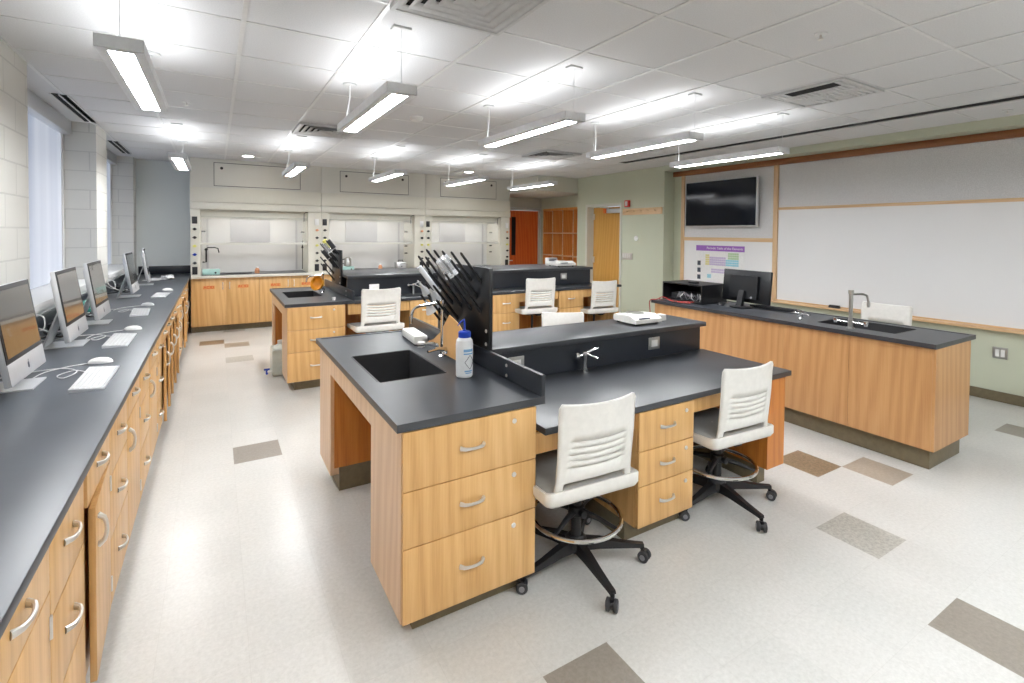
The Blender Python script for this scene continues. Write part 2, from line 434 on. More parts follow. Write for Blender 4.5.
# baseboards
for nm, a in (('right', (6.60, 6.614, -3.15, 5.72)), ('right_projecting', (6.355, 6.369, 5.77, 6.70)), ('right_return', (6.355, 6.614, 5.755, 5.769))):
    b = MB().box(*a, 0, .10, .003); struct(b.build('baseboard_'+nm, 'toe'))

# ---- doors
D = thing('door_1', 'dark red stained wooden door with a narrow window slit', 'door', (6.17, 9.95, 0)); D['kind'] = 'structure'
del D['label']; del D['category']
MB().box(5.715, 5.90, 9.90, 9.945, .01, 2.14).box(6.02, 6.63, 9.90, 9.945, .01, 2.14).box(5.90, 6.02, 9.90, 9.945, .01, 1.10).box(5.90, 6.02, 9.90, 9.945, 1.99, 2.14).build('door_leaf', 'door_red', D, True)
rbox(5.90, 6.02, 9.915, 9.925, 1.10, 1.99).build('door_window', 'black', D, True)
b = MB(); b.box(5.66, 5.712, 9.87, 9.96, 0, 2.19); b.box(6.635, 6.69, 9.87, 9.96, 0, 2.19); b.box(5.66, 6.69, 9.87, 9.96, 2.145, 2.20)
b.build('door_frame', 'cream_wall', D, True)
MB().cyl((5.79, 9.90, .98), (5.79, 9.85, .98), .012).tube([(5.79, 9.85, .98), (5.90, 9.845, .98)], .010).lathe([(.03, 0), (.03, .006)], (5.79, 9.893, .98), 16).build('door_handle', 'nickel', D, True)
D = thing('door_2', 'x', 'door', (6.5, 7.3, 0)); D['kind'] = 'structure'; del D['label']; del D['category']
rbox(6.50, 6.545, 6.80, 7.70, .01, 2.13, .002).build('door_leaf', 'door_oak', D, True)
b = MB(); b.box(6.35, 6.55, 7.72, 7.775, 0, 2.19); b.box(6.35, 6.55, 6.755, 6.795, 0, 2.19); b.box(6.35, 6.55, 6.795, 7.72, 2.14, 2.19)
b.build('door_frame', 'cream_wall', D, True)
b = MB()
for z in (.3, 1.1, 1.95): b.box(6.485, 6.50, 7.66, 7.715, z-.06, z+.06)
b.build('door_hinge', 'nickel', D, True)
MB().box(6.43, 6.50, 6.84, 7.25, 2.01, 2.09, .006).tube([(6.45, 7.2, 2.10), (6.42, 7.35, 2.125), (6.44, 7.45, 2.13)], .008).build('door_closer', 'alu', D, True)
rbox(6.44, 6.50, 7.27, 7.35, 2.01, 2.10).build('closer_bracket', 'door_red', D, True)

# ---- cubbies in the nook
t = thing('cubby_shelf', 'tall wooden cubby shelf of open pigeonholes in the far right nook', 'shelf', (6.9, 9.0, .1))
cols = [9.80, 9.41, 9.02, 8.64, 8.22]; rows = [2.155, 1.62, 1.11, .60, .11]
b = MB(); b.box(6.715, 7.06, 8.222, 9.80, 2.14, 2.19); b.box(6.715, 7.06, 8.222, 9.80, .1, .13); b.box(7.06, 7.08, 8.222, 9.80, .1, 2.18)
b.box(6.715, 7.06, 8.222, 8.24, .1, 2.16); b.box(6.715, 7.06, 9.78, 9.80, .1, 2.16)
b.build('carcass', 'cubby', t, True)
for y in cols[1:-1]: rbox(6.722, 7.055, y-.011, y+.011, .13, 2.14).build('divider', 'cubby', t, True)
b = MB()
for y in cols: b.box(6.712, 6.721, y-.014+(.006 if y == cols[-1] else 0), y+.014-(.014 if y == cols[0] else 0), .13, 2.14)
for z in rows[1:-1]: b.box(6.711, 6.7205, 8.222, 9.79, z-.014, z+.014)
b.build('edge_banding', 'oak_trim', t, True)
for z in rows[1:-1]: rbox(6.720, 7.05, 8.242, 9.78, z-.011, z+.011).build('shelf_board', 'cubby', t, True)

# ================================================================== WHITEBOARD WALL
XB = 6.615
t = thing('tackboard', 'long grey fabric tackboard band above the wide whiteboard', 'board', (XB, 1, 2.0))
MB().box(6.592, 6.612, -3.0, 3.955, 1.995, 2.57).build('panel', 'tack', t, True)
t = thing('tackboard', 'grey fabric tackboard panel behind the wall television', 'board', (XB, 4.8, 1.6))
rbox(6.592, 6.612, 4.02, 5.53, 1.575, 2.57).build('panel', 'tack', t, True)
t = thing('whiteboard', 'wide white marker board beside the mounted television', 'whiteboard', (XB, 1, .72))
rbox(6.590, 6.610, -3.0, 3.955, .735, 1.96).build('writing_surface', 'board', t, True)
rbox(6.575, 6.612, -3.0, 3.955, 1.96, 1.995).build('top_rail', 'oak_trim', t, True)
MB().box(6.53, 6.612, -3.0, 4.0, .70, .727, .003).box(6.58, 6.612, -3.0, 3.955, .727, .745).build('marker_tray', 'oak_trim', t, True)
t = thing('whiteboard', 'small white marker board with the chemistry chart, under the television', 'whiteboard', (XB, 4.8, .72))
rbox(6.590, 6.610, 4.02, 5.53, .735, 1.52).build('writing_surface', 'board', t, True)
rbox(6.575, 6.612, 4.02, 5.53, 1.52, 1.575).build('top_rail', 'oak_trim', t, True)
rbox(6.575, 6.612, 4.02, 5.53, .70, .735).build('bottom_rail', 'oak_trim', t, True)
b = rbox(6.57, 6.614, 3.96, 4.02, .70, 2.57); struct(b.build('trim_2', 'oak_trim_v'))
b = rbox(6.57, 6.614, 5.53, 5.59, .70, 2.57); struct(b.build('trim_3', 'oak_trim_v'))
b = rbox(6.56, 6.614, -3.1, 5.76, 2.57, 2.652, .006); struct(b.build('trim_4', 'crown'))
# eraser
t = thing('board_eraser', 'black felt board eraser lying on the marker tray', 'eraser', (6.555, 3.2, .727))
MB().box(-.022, .022, -.06, .06, 0, .018, .002).build('felt', 'rubber', t)
MB().box(-.02, .02, -.058, .058, .018, .034, .004).build('grip', 'black', t)
# television
t = thing('television', 'large black wall mounted flat television with thin silver edge', 'television', (6.5, 4.83, 2.09))
rbox(6.49, 6.53, 4.205, 5.435, 1.735, 2.445, .006).build('housing', 'alu', t, True)
rbox(6.484, 6.491, 4.222, 5.418, 1.755, 2.43).build('screen', 'tvscreen', t, True)
rbox(6.53, 6.592, 4.6, 5.05, 1.95, 2.25).build('wall_bracket', 'black', t, True)
# poster
t = thing('periodic_table_poster', 'purple headed chemistry chart poster on the small whiteboard', 'poster', (6.588, 4.9, 1.1))
rbox(6.5855, 6.5885, 4.445, 5.29, .90, 1.45).build('sheet', 'paper', t, True)
rbox(6.5845, 6.586, 4.445, 5.29, 1.365, 1.45).build('banner', 'purple', t, True)
RT = (PI/2, 0, -PI/2)
text('Periodic Table of the Elements', .050, 'white', (6.5842, 4.78, 1.408), RT, t)
def cells(name, mat, xs_, zs_):
    b = MB()
    for yy in xs_:
        for zz in zs_: b.box(6.5842, 6.586, yy-.017, yy+.017, zz-.014, zz+.014)
    b.build(name, mat, t, True)
px = lambda c: 5.095-.036*c
cells('element_cells', 'p_yellow', [px(0), px(1)], [1.33-.034*r for r in range(1, 6)])
cells('element_cells', 'p_lilac', [px(c) for c in range(2, 10)], [1.33-.034*r for r in range(2, 6)])
cells('element_cells', 'p_green', [px(c) for c in range(11, 16)], [1.33-.034*r for r in range(0, 3)])
cells('element_cells', 'p_teal', [px(c) for c in range(10, 16)], [1.33-.034*r for r in range(3, 6)])
cells('element_cells', 'p_lilac', [px(c) for c in range(3, 14)], [1.08, 1.045])
cells('element_cells', 'p_teal', [px(1), px(2)], [.99, .96])
b = MB()
for z in (1.17, 1.06, .95): b.box(6.5842, 6.586, 5.20, 5.26, z-.035, z+.035)
b.build('picture_square', 'print_dark', t, True)
# wall outlet below the board
t = thing('wall_outlet', 'steel outlet plate low on the green wall under the whiteboard', 'outlet', (6.613, 1.70, .48))
MB().box(6.606, 6.614, 1.645, 1.755, .425, .535, .002).build('plate', 'steel', t, True)
MB().box(6.603, 6.607, 1.665, 1.695, .445, .515).box(6.603, 6.607, 1.705, 1.735, .445, .515).build('socket', 'white', t, True)

# ---- things on the green projecting wall
t = thing('coat_rail', 'light oak coat rail board high on the green wall', 'coat rail', (6.36, 6.3, 2.0))
rbox(6.345, 6.369, 5.80, 6.72, 1.955, 2.07, .004).build('board', 'oak_trim', t, True)
for k in range(5):
    y = 5.92+.165*k
    MB().tube([(6.345, y, 2.02), (6.31, y, 2.015), (6.295, y, 2.035)], .007).build('hook', 'oak_trim', t, True)
t = thing('fire_alarm', 'small red fire alarm strobe above the coat rail', 'alarm', (6.36, 6.60, 2.15))
MB().box(6.325, 6.369, 6.545, 6.655, 2.10, 2.22, .006).build('housing', 'red_enamel', t, True)
MB().box(6.315, 6.326, 6.575, 6.625, 2.12, 2.20, .003).build('strobe', 'white', t, True)
t = thing('thermostat', 'round white sensor on the green wall', 'sensor', (6.36, 6.39, 1.54))
MB().lathe([(.045, 0), (.045, .012), (.038, .02), (.0, .022)], (6.369, 6.39, 1.54), 20, axis=(-1, 0, 0)).build('cover', 'white', t, True)
t = thing('light_switch', 'bank of four light switches beside the open doorway', 'light switch', (6.36, 6.66, 1.235))
rbox(6.358, 6.369, 6.48, 6.735, 1.155, 1.275, .002).build('plate', 'nickel', t, True)
for k in range(4): rbox(6.352, 6.359, 6.51+.055*k, 6.54+.055*k, 1.18, 1.25).build('toggle', 'white', t, True)

# ================================================================== CEILING FITTINGS
def make_lamp():
    t = thing('pendant_light', '', 'pendant light')
    b = MB()
    b.box(-.085, .085, -.64, -.636, 0, .055).box(-.085, .085, .636, .64, 0, .055)
    b.box(-.085, -.081, -.64, .64, 0, .055).box(.081, .085, -.64, .64, 0, .055)
    b.box(-.085, -.045, -.64, .64, 0, .003).box(.045, .085, -.64, .64, 0, .003).box(-.045, .045, -.64, -.60, 0, .003).box(-.045, .045, .60, .64, 0, .003)
    b.build('housing', 'fixture', t)
    rbox(-.0455, .0455, -.601, .601, .0015, .006).build('lower_diffuser', 'lamp_down', t)
    rbox(-.0805, .0805, -.632, .632, .040, .044).build('upper_diffuser', 'lamp_up', t)
    H = ZC-.006-2.38
    for s in (-1, 1):
        MB().cyl((0, s*.62, .05), (0, s*.62, H), .0015, 6).lathe([(.004, 0), (.004, .02)], (0, s*.62, .05), 8).build('suspension_wire', 'alu', t)
    MB().box(-.05, .05, -.65, -.59, H-.006, H+.006).build('canopy', 'fixture_w', t)
    MB().lathe([(.05, 0), (.05, .012)], (0, .60, H-.008), 18).build('canopy', 'fixture_w', t)
    MB().tube([(-.03, .56, .04), (-.035, .55, .10), (-.02, .565, .18), (.0, .59, .27), (0, .60, H)], .0045, 6).build('power_cord', 'cable_w', t)
    return t
lamp0 = make_lamp(); used = False
LX = [-.345, .885, 2.085, 3.305, 4.52]
names = ['over the computer counter', 'over the sink aisle', 'over the middle of the ceiling', 'second from the whiteboard wall', 'nearest the whiteboard wall']
for r, yc in ((0, -.35), (1, 3.31), (2, 6.97)):  # row behind the camera is unseen, added for fill light
    for k, x in enumerate(LX):
        row = ['added unseen behind the camera', 'in the front row', 'in the back row'][r]
        lb = 'grey rectangular pendant light %s, %s' % (row, names[k])
        if r == 1 and k == 0: lamp0.location = (x, yc, 2.38); lamp0['label'] = lb; lamp0['group'] = 'pendant lights'
        else: dup(lamp0, (x, yc, 2.38), 0, lb, 'pendant lights')

def square_diffuser(x0, y0, lab, kind):
    t = thing('ceiling_diffuser', lab, 'air diffuser', (x0+.305, y0+.305, ZC), 0, 'ceiling air diffusers')
    b = MB(); z = ZC-.006
    S = .292; cx, cy = x0+.305, y0+.305
    for k in range(5):
        r0 = S-.055*k; r1 = r0-.045; zz = z-.004-.010*(k % 2 == 0) + .0
        v = []
        for r, h in ((r0, z-.022), (r1, z-.004)):
            v.append([b.bm.verts.new((cx+sx*r, cy+sy*r, h)) for sx, sy in ((-1, -1), (1, -1), (1, 1), (-1, 1))])
        for i in range(4): b.bm.faces.new((v[0][i], v[0][(i+1) % 4], v[1][(i+1) % 4], v[1][i]))
    o = b.build('louvre', 'louvre', t, True)
    md = o.modifiers.new('depth', 'SOLIDIFY'); md.thickness = .002
    rbox(cx-.29, cx+.29, cy-.29, cy+.29, ZC-.0035, ZC-.001).build('throat', 'shadow_slot', t, True)
    b = MB()
    for a in ((-.305, -.285, -.305, .305), (.285, .305, -.305, .305), (-.285, .285, -.305, -.285), (-.285, .285, .285, .305)):
        b.box(cx+a[0], cx+a[1], cy+a[2], cy+a[3], z-.024, z-.0005)
    b.build('rim', 'louvre', t, True)
square_diffuser(GX+TP, 1.83, 'stepped square air diffuser at the top edge of the photo', 0)
square_diffuser(GX+TP, 5.49, 'square air diffuser in the back row left of the second pendant light', 0)
square_diffuser(GX+TP*6, 5.49, 'small looking square air diffuser far back near the green wall', 0)
# grille with maze-like vanes
t = thing('ceiling_grille', 'square supply grille with short white vanes and a dark gap', 'air grille', (4.1, 2.135, ZC))
cx, cy = GX+TP*6.5, 1.83+.305
b = MB()
for a in ((-.305, -.27, -.305, .305), (.27, .305, -.305, .305), (-.27, .27, -.305, -.27), (-.27, .27, .27, .305)): b.box(cx+a[0], cx+a[1], cy+a[2], cy+a[3], ZC-.02, ZC-.0065)
b.build('rim', 'louvre', t, True)
b = MB()
for k in range(4):
    for q in range(4):
        x, y = cx-.20+.133*k, cy-.20+.133*q
        if (k, q) in ((3, 3), (2, 3)): continue
        if (k+q) % 2: b.box(x-.06, x+.06, y-.05, y-.03, ZC-.02, ZC-.008).box(x-.06, x+.06, y, y+.02, ZC-.02, ZC-.008).box(x-.06, x+.06, y+.04, y+.055, ZC-.02, ZC-.008)
        else: b.box(x-.05, x-.03, y-.06, y+.06, ZC-.02, ZC-.008).box(x, x+.02, y-.06, y+.06, ZC-.02, ZC-.008).box(x+.04, x+.055, y-.06, y+.06, ZC-.02, ZC-.008)
b.build('vane', 'tbar', t, True)
rbox(cx-.27, cx+.27, cy-.27, cy+.27, ZC-.007, ZC-.0055).build('backing', 'louvre', t, True)
rbox(cx-.262, cx-.15, cy-.22, cy+.14, ZC-.021, ZC-.0195).build('dark_opening', 'shadow_slot', t, True)
# slots on the left
for y0, y1, lab in ((5.50, 6.73, 'double slot air diffuser in the ceiling above the first window'), (8.02, 9.20, 'double slot air diffuser in the ceiling above the far window')):
    t = thing('slot_diffuser', lab, 'air diffuser', (-1.10, (y0+y1)/2, ZC), 0, 'slot diffusers by the windows')
    b = MB()
    for x in (-1.165, -1.11, -1.055): b.box(x-.006, x+.006, y0, y1, ZC-.012, ZC)
    b.build('rail', 'tbar', t, True)
    MB().box(-1.160, -1.116, y0, y1, ZC-.006, ZC-.001).box(-1.104, -1.060, y0, y1, ZC-.006, ZC-.001).build('slot', 'shadow_slot', t, True)
t = thing('slot_diffuser', 'very long linear slot diffuser running beside the whiteboard wall', 'air diffuser', (5.6, 2, ZC))
MB().box(5.455, 5.575, -3.1, 5.86, ZC-.009, ZC-.0065).build('slot', 'shadow_slot', t, True)
MB().box(5.575, 5.63, -3.1, 5.86, ZC-.018, ZC).box(5.445, 5.455, -3.1, 5.86, ZC-.0095, ZC).build('rail', 'tbar', t, True)
for x, y, lab in ((.43, 8.52, 'far left above the fume hoods'), (4.05, 8.37, 'above the right fume hood'), (6.1, 8.2, 'near the green wall corner')):
    t = thing('recessed_downlight', 'round recessed downlight '+lab, 'downlight', (x, y, ZC if 'soffit' not in lab else 2.449), 0, 'recessed downlights')
    MB().lathe([(.075, 0), (.095, -.006), (.098, 0)], (0, 0, -.002), 24).build('trim_ring', 'tbar', t)
    MB().lathe([(.0, -.003), (.075, -.003)], (0, 0, 0), 24).build('lens', 'round', t)
t = thing('smoke_detector', 'round white smoke detector on the ceiling by the second pendant light', 'smoke detector', (1.69, 4.67, ZC))
MB().lathe([(.065, 0), (.065, -.015), (.05, -.035), (.0, -.04)], (0, 0, 0), 24).build('cover', 'white', t)
for x, y, lab in ((2.9, 1.52, 'sprinkler head in the ceiling left of the supply grille'), (6.02, 1.55, 'sprinkler head between slot diffuser and whiteboard wall'), (-.21, 5.23, 'sprinkler head behind the pendant light over the computers')):
    t = thing('sprinkler_head', lab, 'sprinkler', (x, y, ZC), 0, 'ceiling sprinklers')
    MB().lathe([(.035, 0), (.033, -.006), (.0, -.007)], (0, 0, 0), 18).build('escutcheon', 'tbar', t)
    MB().cyl((0, 0, -.006), (0, 0, -.03), .007, 8).lathe([(.016, -.03), (.016, -.033)], (0, 0, 0), 12).build('deflector', 'nickel', t)

# ================================================================== CABINET MAKERS
def handle(parent, x, z, y=-.02, wdt=.105, vertical=False, mat='nickel'):
    pts = []
    for k in range(9):
        a = k/8; u = (a-.5)*wdt; d = .024*math.sin(PI*a)**.4
        p = (x+u, y-d, z) if not vertical else (x, y-d, z+u)
        pts.append(p)
    rr = [.0085, .0065, .0055, .005, .005, .005, .0055, .0065, .0085]
    return MB().tube(pts, rr, 8, None, True, 1.25).build('handle', mat, parent)
def lockcyl(parent, x, z, y=-.02):
    return MB().lathe([(.011, 0), (.011, .003), (.009, .005), (.0, .005)], (x, y, z), 14, axis=(0, -1, 0)).box(x-.001, x+.001, y-.0062, y-.005, z-.005, z+.005).build('lock', 'nickel', parent)
def cabinet(name, label, cat, x, y, rotz, wdt, dep, z0, z1, fronts, group=None, body='oak', toe=True, gap=.004, hw=.105, locks=True, toe_in=.075, toe_l=0, toe_r=0):
    """fronts: list of ('drawer'|'door'|'door_ajar'|'blank', u0, u1, za, zb [, hinge]) measured along the width from the left (0..wdt)"""
    t = thing(name, label, cat, (x, y, 0), rotz, group)
    MB().box(0, wdt, 0, dep, z0, z1).build('carcass', body, t)
    if toe: MB().box(toe_l, wdt-toe_r, toe_in, dep-.03, 0, z0).build('toe_kick', 'toe', t)
    for f in fronts:
        k, u0, u1, za, zb = f[:5]
        u0 += gap/2; u1 -= gap/2; za += gap/2; zb -= gap/2
        if k == 'drawer':
            d = MB().box(u0, u1, -.02, -.001, za, zb, .0015).build('drawer', 'oak', t)
            handle(d, (u0+u1)/2, (za+zb)/2 + (zb-za)*.02, wdt=hw)
            if locks: lockcyl(d, u1-.085 if (u1-u0) > .5 else u1-.06, zb-.045)
        else:
            h = f[5] if len(f) > 5 else 'l'
            ang = f[6] if len(f) > 6 else 0
            w_ = u1-u0
            d = MB().box(0, w_, -.02, -.001, za, zb, .0015) if h == 'l' else MB().box(-w_, 0, -.02, -.001, za, zb, .0015)
            d = d.build('door', 'oak', t)
            d.location = (u0 if h == 'l' else u1, 0, 0)
            d.rotation_euler = (0, 0, -ang if h == 'l' else ang)
            hx = w_-.05 if h == 'l' else -w_+.05
            handle(d, hx, zb-.10, wdt=hw, vertical=True)
            sgn = 1 if h == 'l' else -1
            for zz in (za+.09, zb-.09):
                MB().cyl((sgn*.004, -.021, zz-.03), (sgn*.004, -.021, zz+.03), .005, 8).build('hinge', 'nickel', d)
    return t

def top_with_hole(b, x0, x1, y0, y1, z0, z1, hx0, hx1, hy0, hy1):
    """a slab with a rectangular hole and bevelled outer edge"""
    b.box(x0, hx0, y0, y1, z0, z1); b.box(hx1, x1, y0, y1, z0, z1)
    b.box(hx0, hx1, y0, hy0, z0, z1); b.box(hx0, hx1, hy1, y1, z0, z1)
    r = .035
    for cx, cy, sx, sy in ((hx0, hy0, 1, 1), (hx1, hy0, -1, 1), (hx0, hy1, 1, -1), (hx1, hy1, -1, -1)):
        b.prism([(cx, cy)] + [(cx+sx*(r-r*math.cos(a)), cy+sy*(r-r*math.sin(a))) for a in [PI/2*k/6 for k in range(7)]], z0, z1)
def basin(parent, x0, x1, y0, y1, zt, depth=.22, mat='sink'):
    th = .008
    b = MB()
    b.box(x0, x1, y0, y1, zt-depth-th, zt-depth)
    b.box(x0-th, x0, y0-th, y1+th, zt-depth, zt); b.box(x1, x1+th, y0-th, y1+th, zt-depth, zt)
    b.box(x0, x1, y0-th, y0, zt-depth, zt); b.box(x0, x1, y1, y1+th, zt-depth, zt)
    o = b.build('basin', mat, parent, True)
    MB().lathe([(.035, 0), (.035, .004), (.025, .004), (.0, .002)], ((x0+x1)/2, y0+.12, zt-depth), 20).build('drain', 'steel', parent, True)
    return o

# ================================================================== LEFT COMPUTER COUNTER
ZT = .90
t = thing('computer_worktop', 'long black worktop with grey reflections painted in under the windows, carrying the computers', 'worktop', (-.7, 4, ZT))
MB().box(-1.06, -.34, -1.2, 9.89, ZT-.032, ZT, .003).build('slab', 'epoxy_grey', t, True)
MB().box(-1.083, -1.061, -1.2, 9.6, ZT-.032, ZT+.105, .002).box(-1.06, -.335, 9.868, 9.89, ZT, ZT+.13, .002).build('backsplash', 'epoxy', t, True)
FX = -.385   # carcass front face
def left_unit(y0, y1, kind, lab, ang=0):
    w_ = y1-y0; zc0, zc1 = .10, ZT-.034
    fr = []
    if kind == 'd3': fr = [('drawer', 0, w_, .62, zc1), ('drawer', 0, w_, .37, .62), ('drawer', 0, w_, .11, .37)]
    elif kind == 'door': fr = [('drawer', 0, w_, .70, zc1), ('door', 0, w_, .11, .70, 'r', ang)]
    elif kind == 'door2': fr = [('drawer', 0, w_, .70, zc1), ('door', 0, w_/2, .11, .70, 'l', 0), ('door', w_/2, w_, .11, .70, 'r', ang)]
    return cabinet('base_cabinet', lab, 'cabinet', FX, y0, PI/2, w_, .64, zc0, zc1, fr, 'oak cabinets under the computer worktop', locks=False, toe_in=.06)
seq = [(-.2, .28, 'd3', 0), (.28, .74, 'door', 0), (.74, 1.20, 'd3', 0), (1.20, 1.665, 'door', 0), (1.665, 2.045, 'd3', 0), (2.095, 2.50, 'door', .05), (2.50, 2.95, 'd3', 0),
       (2.95, 3.40, 'door', 0), (3.40, 3.86, 'd3', 0), (3.86, 4.33, 'door', 0), (4.33, 4.72, 'd3', 0), (4.72, 5.10, 'door', .08), (5.10, 5.49, 'door', .08), (5.49, 5.86, 'door', .08), (5.86, 6.25, 'door', .08),
       (6.25, 6.64, 'door', .08), (6.64, 7.10, 'd3', 0), (7.10, 7.58, 'door', 0), (7.58, 7.98, 'door', .08), (7.98, 8.38, 'door', .08), (8.38, 9.10, 'd3', 0)]
where = ['added unseen behind the camera', 'beside the camera, second', 'beside the camera, third', 'at the bottom left corner with drawer over door', 'bottom left, with arched pulls',
         'nearest one with its door ajar', 'just past the nearest ajar door', 'with a closed door below the second keyboard', 'below the second computer mouse', 'between the second mouse and third keyboard',
         'just before the row of ajar doors', 'first of the five ajar doors in a row', 'second of the five ajar doors in a row', 'third of the five ajar doors in a row', 'fourth of the five ajar doors in a row',
         'last of the five ajar doors in a row', 'past the row of ajar doors, drawers closed', 'by the fourth mouse, door closed', 'first of the far pair of ajar doors', 'second of the far pair of ajar doors', 'at the far end beside the fume hoods']
for (y0, y1, k, a), wh in zip(seq, where):
    left_unit(y0, y1, k, 'oak %s cabinet under the computer worktop, %s' % ('three drawer' if k == 'd3' else 'door', wh), a)
tag(MB().box(-1.02, -.40, 9.10, 9.86, 0, ZT-.034).build('filler_panel', 'oak_shaded'), 'oak filler panel at the far end of the computer worktop', 'panel')

# desktop computers
def make_computer():
    t = thing('desktop_computer', '', 'computer')
    ti = R(8.5); h = .385; wd = .245
    def tilt(o): o.location = (.058, 0, .052); o.rotation_euler = (0, -ti, 0); return o
    # local: screen faces +x
    tilt(MB().box(-.022, 0, -wd, wd, 0, .425, .004).box(-.040, -.022, -wd+.05, wd-.05, .05, .38, .008).build('housing', 'alu', t))
    tilt(MB().box(0, .0025, -wd+.002, wd-.002, .095, .423, .001).build('bezel', 'black', t))
    tilt(MB().box(.0025, .004, -wd+.022, wd-.022, .116, .402).build('screen', 'screen', t))
    tilt(MB().box(0, .003, -wd+.001, wd-.001, .0, .094, .001).build('chin', 'alu', t))
    # small dark logo: round body with a leaf
    b = MB(); pol = []
    for k in range(20):
        a = 2*PI*k/20; r = .0125*(1 - .10*math.cos(2*a)*1 - (.16 if abs(a-.15) < .35 else 0))
        pol.append((r*math.cos(a), .044+r*1.08*math.sin(a)))
    b.prism(pol, .003, .0036, 'yz'); b.prism([(.0, .059), (.006, .062), (.0075, .069), (.001, .066)], .003, .0036, 'yz')
    tilt(b.build('emblem', 'print_dark', t))
    # stand: bent sheet
    pr = [(.092, 0), (.092, .006), (-.088, .006), (-.008, .25), (-.014, .253), (-.098, .006), (-.10, 0)]
    MB().prism(pr, -.105, .105, 'xz').build('stand', 'alu', t)
    return t
comp = make_computer()
CY = [3.09, 4.06, 4.90, 6.68, 8.02]
wh = ['closest to the camera, cut by the photo edge', 'second from the camera', 'third from the camera, teal cloth behind it', 'fourth from the camera', 'at the far end of the worktop']
for k, y in enumerate(CY):
    lb = 'aluminium all-in-one desktop computer %s' % wh[k]
    p = (-.795, y, ZT)
    if k == 0: comp.location = p; comp['label'] = lb; comp['group'] = 'computers along the window worktop'
    else: dup(comp, p, [0, 0, 0, 0, R(4)][k], lb, 'computers along the window worktop')
# keyboards
def make_keyboard():
    t = thing('keyboard', '', 'keyboard')
    pr = [(.062, 0), (.062, .005), (-.062, .016), (-.062, .0)]
    MB().prism(pr, -.215, .215, 'xz').build('base', 'alu', t)
    b = MB(); an = math.atan2(.011, .124)
    for r in range(6):
        for c in range(15):
            x0 = .050-.0188*r; y0 = -.206+.0276*c
            if r == 0 and 4 <= c <= 9 and c != 4: continue
            y1 = y0+.0245 if not (r == 0 and c == 4) else y0+.0276*5+.0245
            z = .005+(.062-x0)*math.tan(an)
            b.box(x0-.0160, x0, y0, y1, z-.002, z+.0030)
    b.build('keys', 'key_white', t)
    return t
kb = make_keyboard()
KP = [(-.495, 3.06, 0), (-.530, 4.04, 0), (-.560, 5.33, R(3)), (-.515, 6.60, R(-2))]
kwh = ['closest to the camera', 'beside the second computer', 'third along the worktop', 'farthest along the worktop']
for k, (x, y, r) in enumerate(KP):
    lb = 'slim white keyboard %s' % kwh[k]
    if k == 0: kb.location = (x, y, ZT); kb['label'] = lb; kb['group'] = 'keyboards on the computer worktop'
    else: dup(kb, (x, y, ZT), r, lb, 'keyboards on the computer worktop')
def make_mouse():
    t = thing('computer_mouse', '', 'computer mouse')
    b = MB(); n = 20; rings = []
    for j in range(7):
        f = j/6; rr = math.sqrt(max(0, 1-f**2.2)); z = .030*f
        rings.append([b.bm.verts.new((.030*rr*math.cos(2*PI*k/n), .056*rr*math.sin(2*PI*k/n), .001+z*(1-.0*math.cos(2*PI*k/n)))) for k in range(n)])
    for a, c in zip(rings, rings[1:]):
        for k in range(n): b.bm.faces.new((a[k], a[(k+1) % n], c[(k+1) % n], c[k]))
    b.bm.faces.new(rings[0][::-1])
    b.build('shell', 'white', t)
    MB().lathe([(.0, .0045), (.004, .003), (.004, 0)], (0, .028, .0265), 10).build('scroll_ball', 'castergrey', t)
    return t
ms = make_mouse()
MP = [(-.535, 3.42, R(80)), (-.51, 4.44, R(75)), (-.555, 5.80, R(70)), (-.49, 7.12, R(75))]
for k, (x, y, r) in enumerate(MP):
    lb = 'white computer mouse beyond the keyboard, %s' % kwh[k]
    if k == 0: ms.location = (x, y, ZT+.0005); ms.rotation_euler = (0, 0, r); ms['label'] = lb; ms['group'] = 'mice on the computer worktop'
    else: dup(ms, (x, y, ZT+.0005), r, lb, 'mice on the computer worktop')
# cables
def cable(name, lab, pts, mat='cable_w', r=.0025):
    P = [Vector(p) for p in pts]; out = []
    for i in range(len(P)-1):
        p0, p1, p2, p3 = P[max(i-1, 0)], P[i], P[i+1], P[min(i+2, len(P)-1)]
        for k in range(6):
            u = k/6
            out.append(.5*((2*p1)+(-p0+p2)*u+(2*p0-5*p1+4*p2-p3)*u*u+(-p0+3*p1-3*p2+p3)*u**3))
    out.append(P[-1])
    return tag(MB().tube(out, r, 6).build(name, mat), lab, 'cable')
for k, (y, lb) in enumerate(((3.09, 'white keyboard cable looping beside the nearest computer'), (4.06, 'white keyboard cable curling behind the second keyboard'), (4.95, 'white keyboard cable near the third computer'))):
    z = ZT+.004
    kx, ky = KP[k][0], KP[k][1]
    cable('keyboard_cable', lb, [(kx-.06, ky+.15, z), (kx-.12, ky+.22, z), (kx-.17, ky+.14, z), (kx-.13, ky+.06, z+.004), (kx-.10, ky+.16, z+.008), (kx-.19, ky+.30, z), (kx-.32, ky+.27, z), (-.92, y+.18, z), (-1.03, y+.25, z+.01)])
    cable('mouse_cable', lb.replace('keyboard cable', 'mouse cable'), [(MP[k][0]-.055, MP[k][1]-.0, z), (MP[k][0]-.13, MP[k][1]-.04, z), (MP[k][0]-.20, MP[k][1]-.12, z), (MP[k][0]-.22, MP[k][1]-.24, z)])
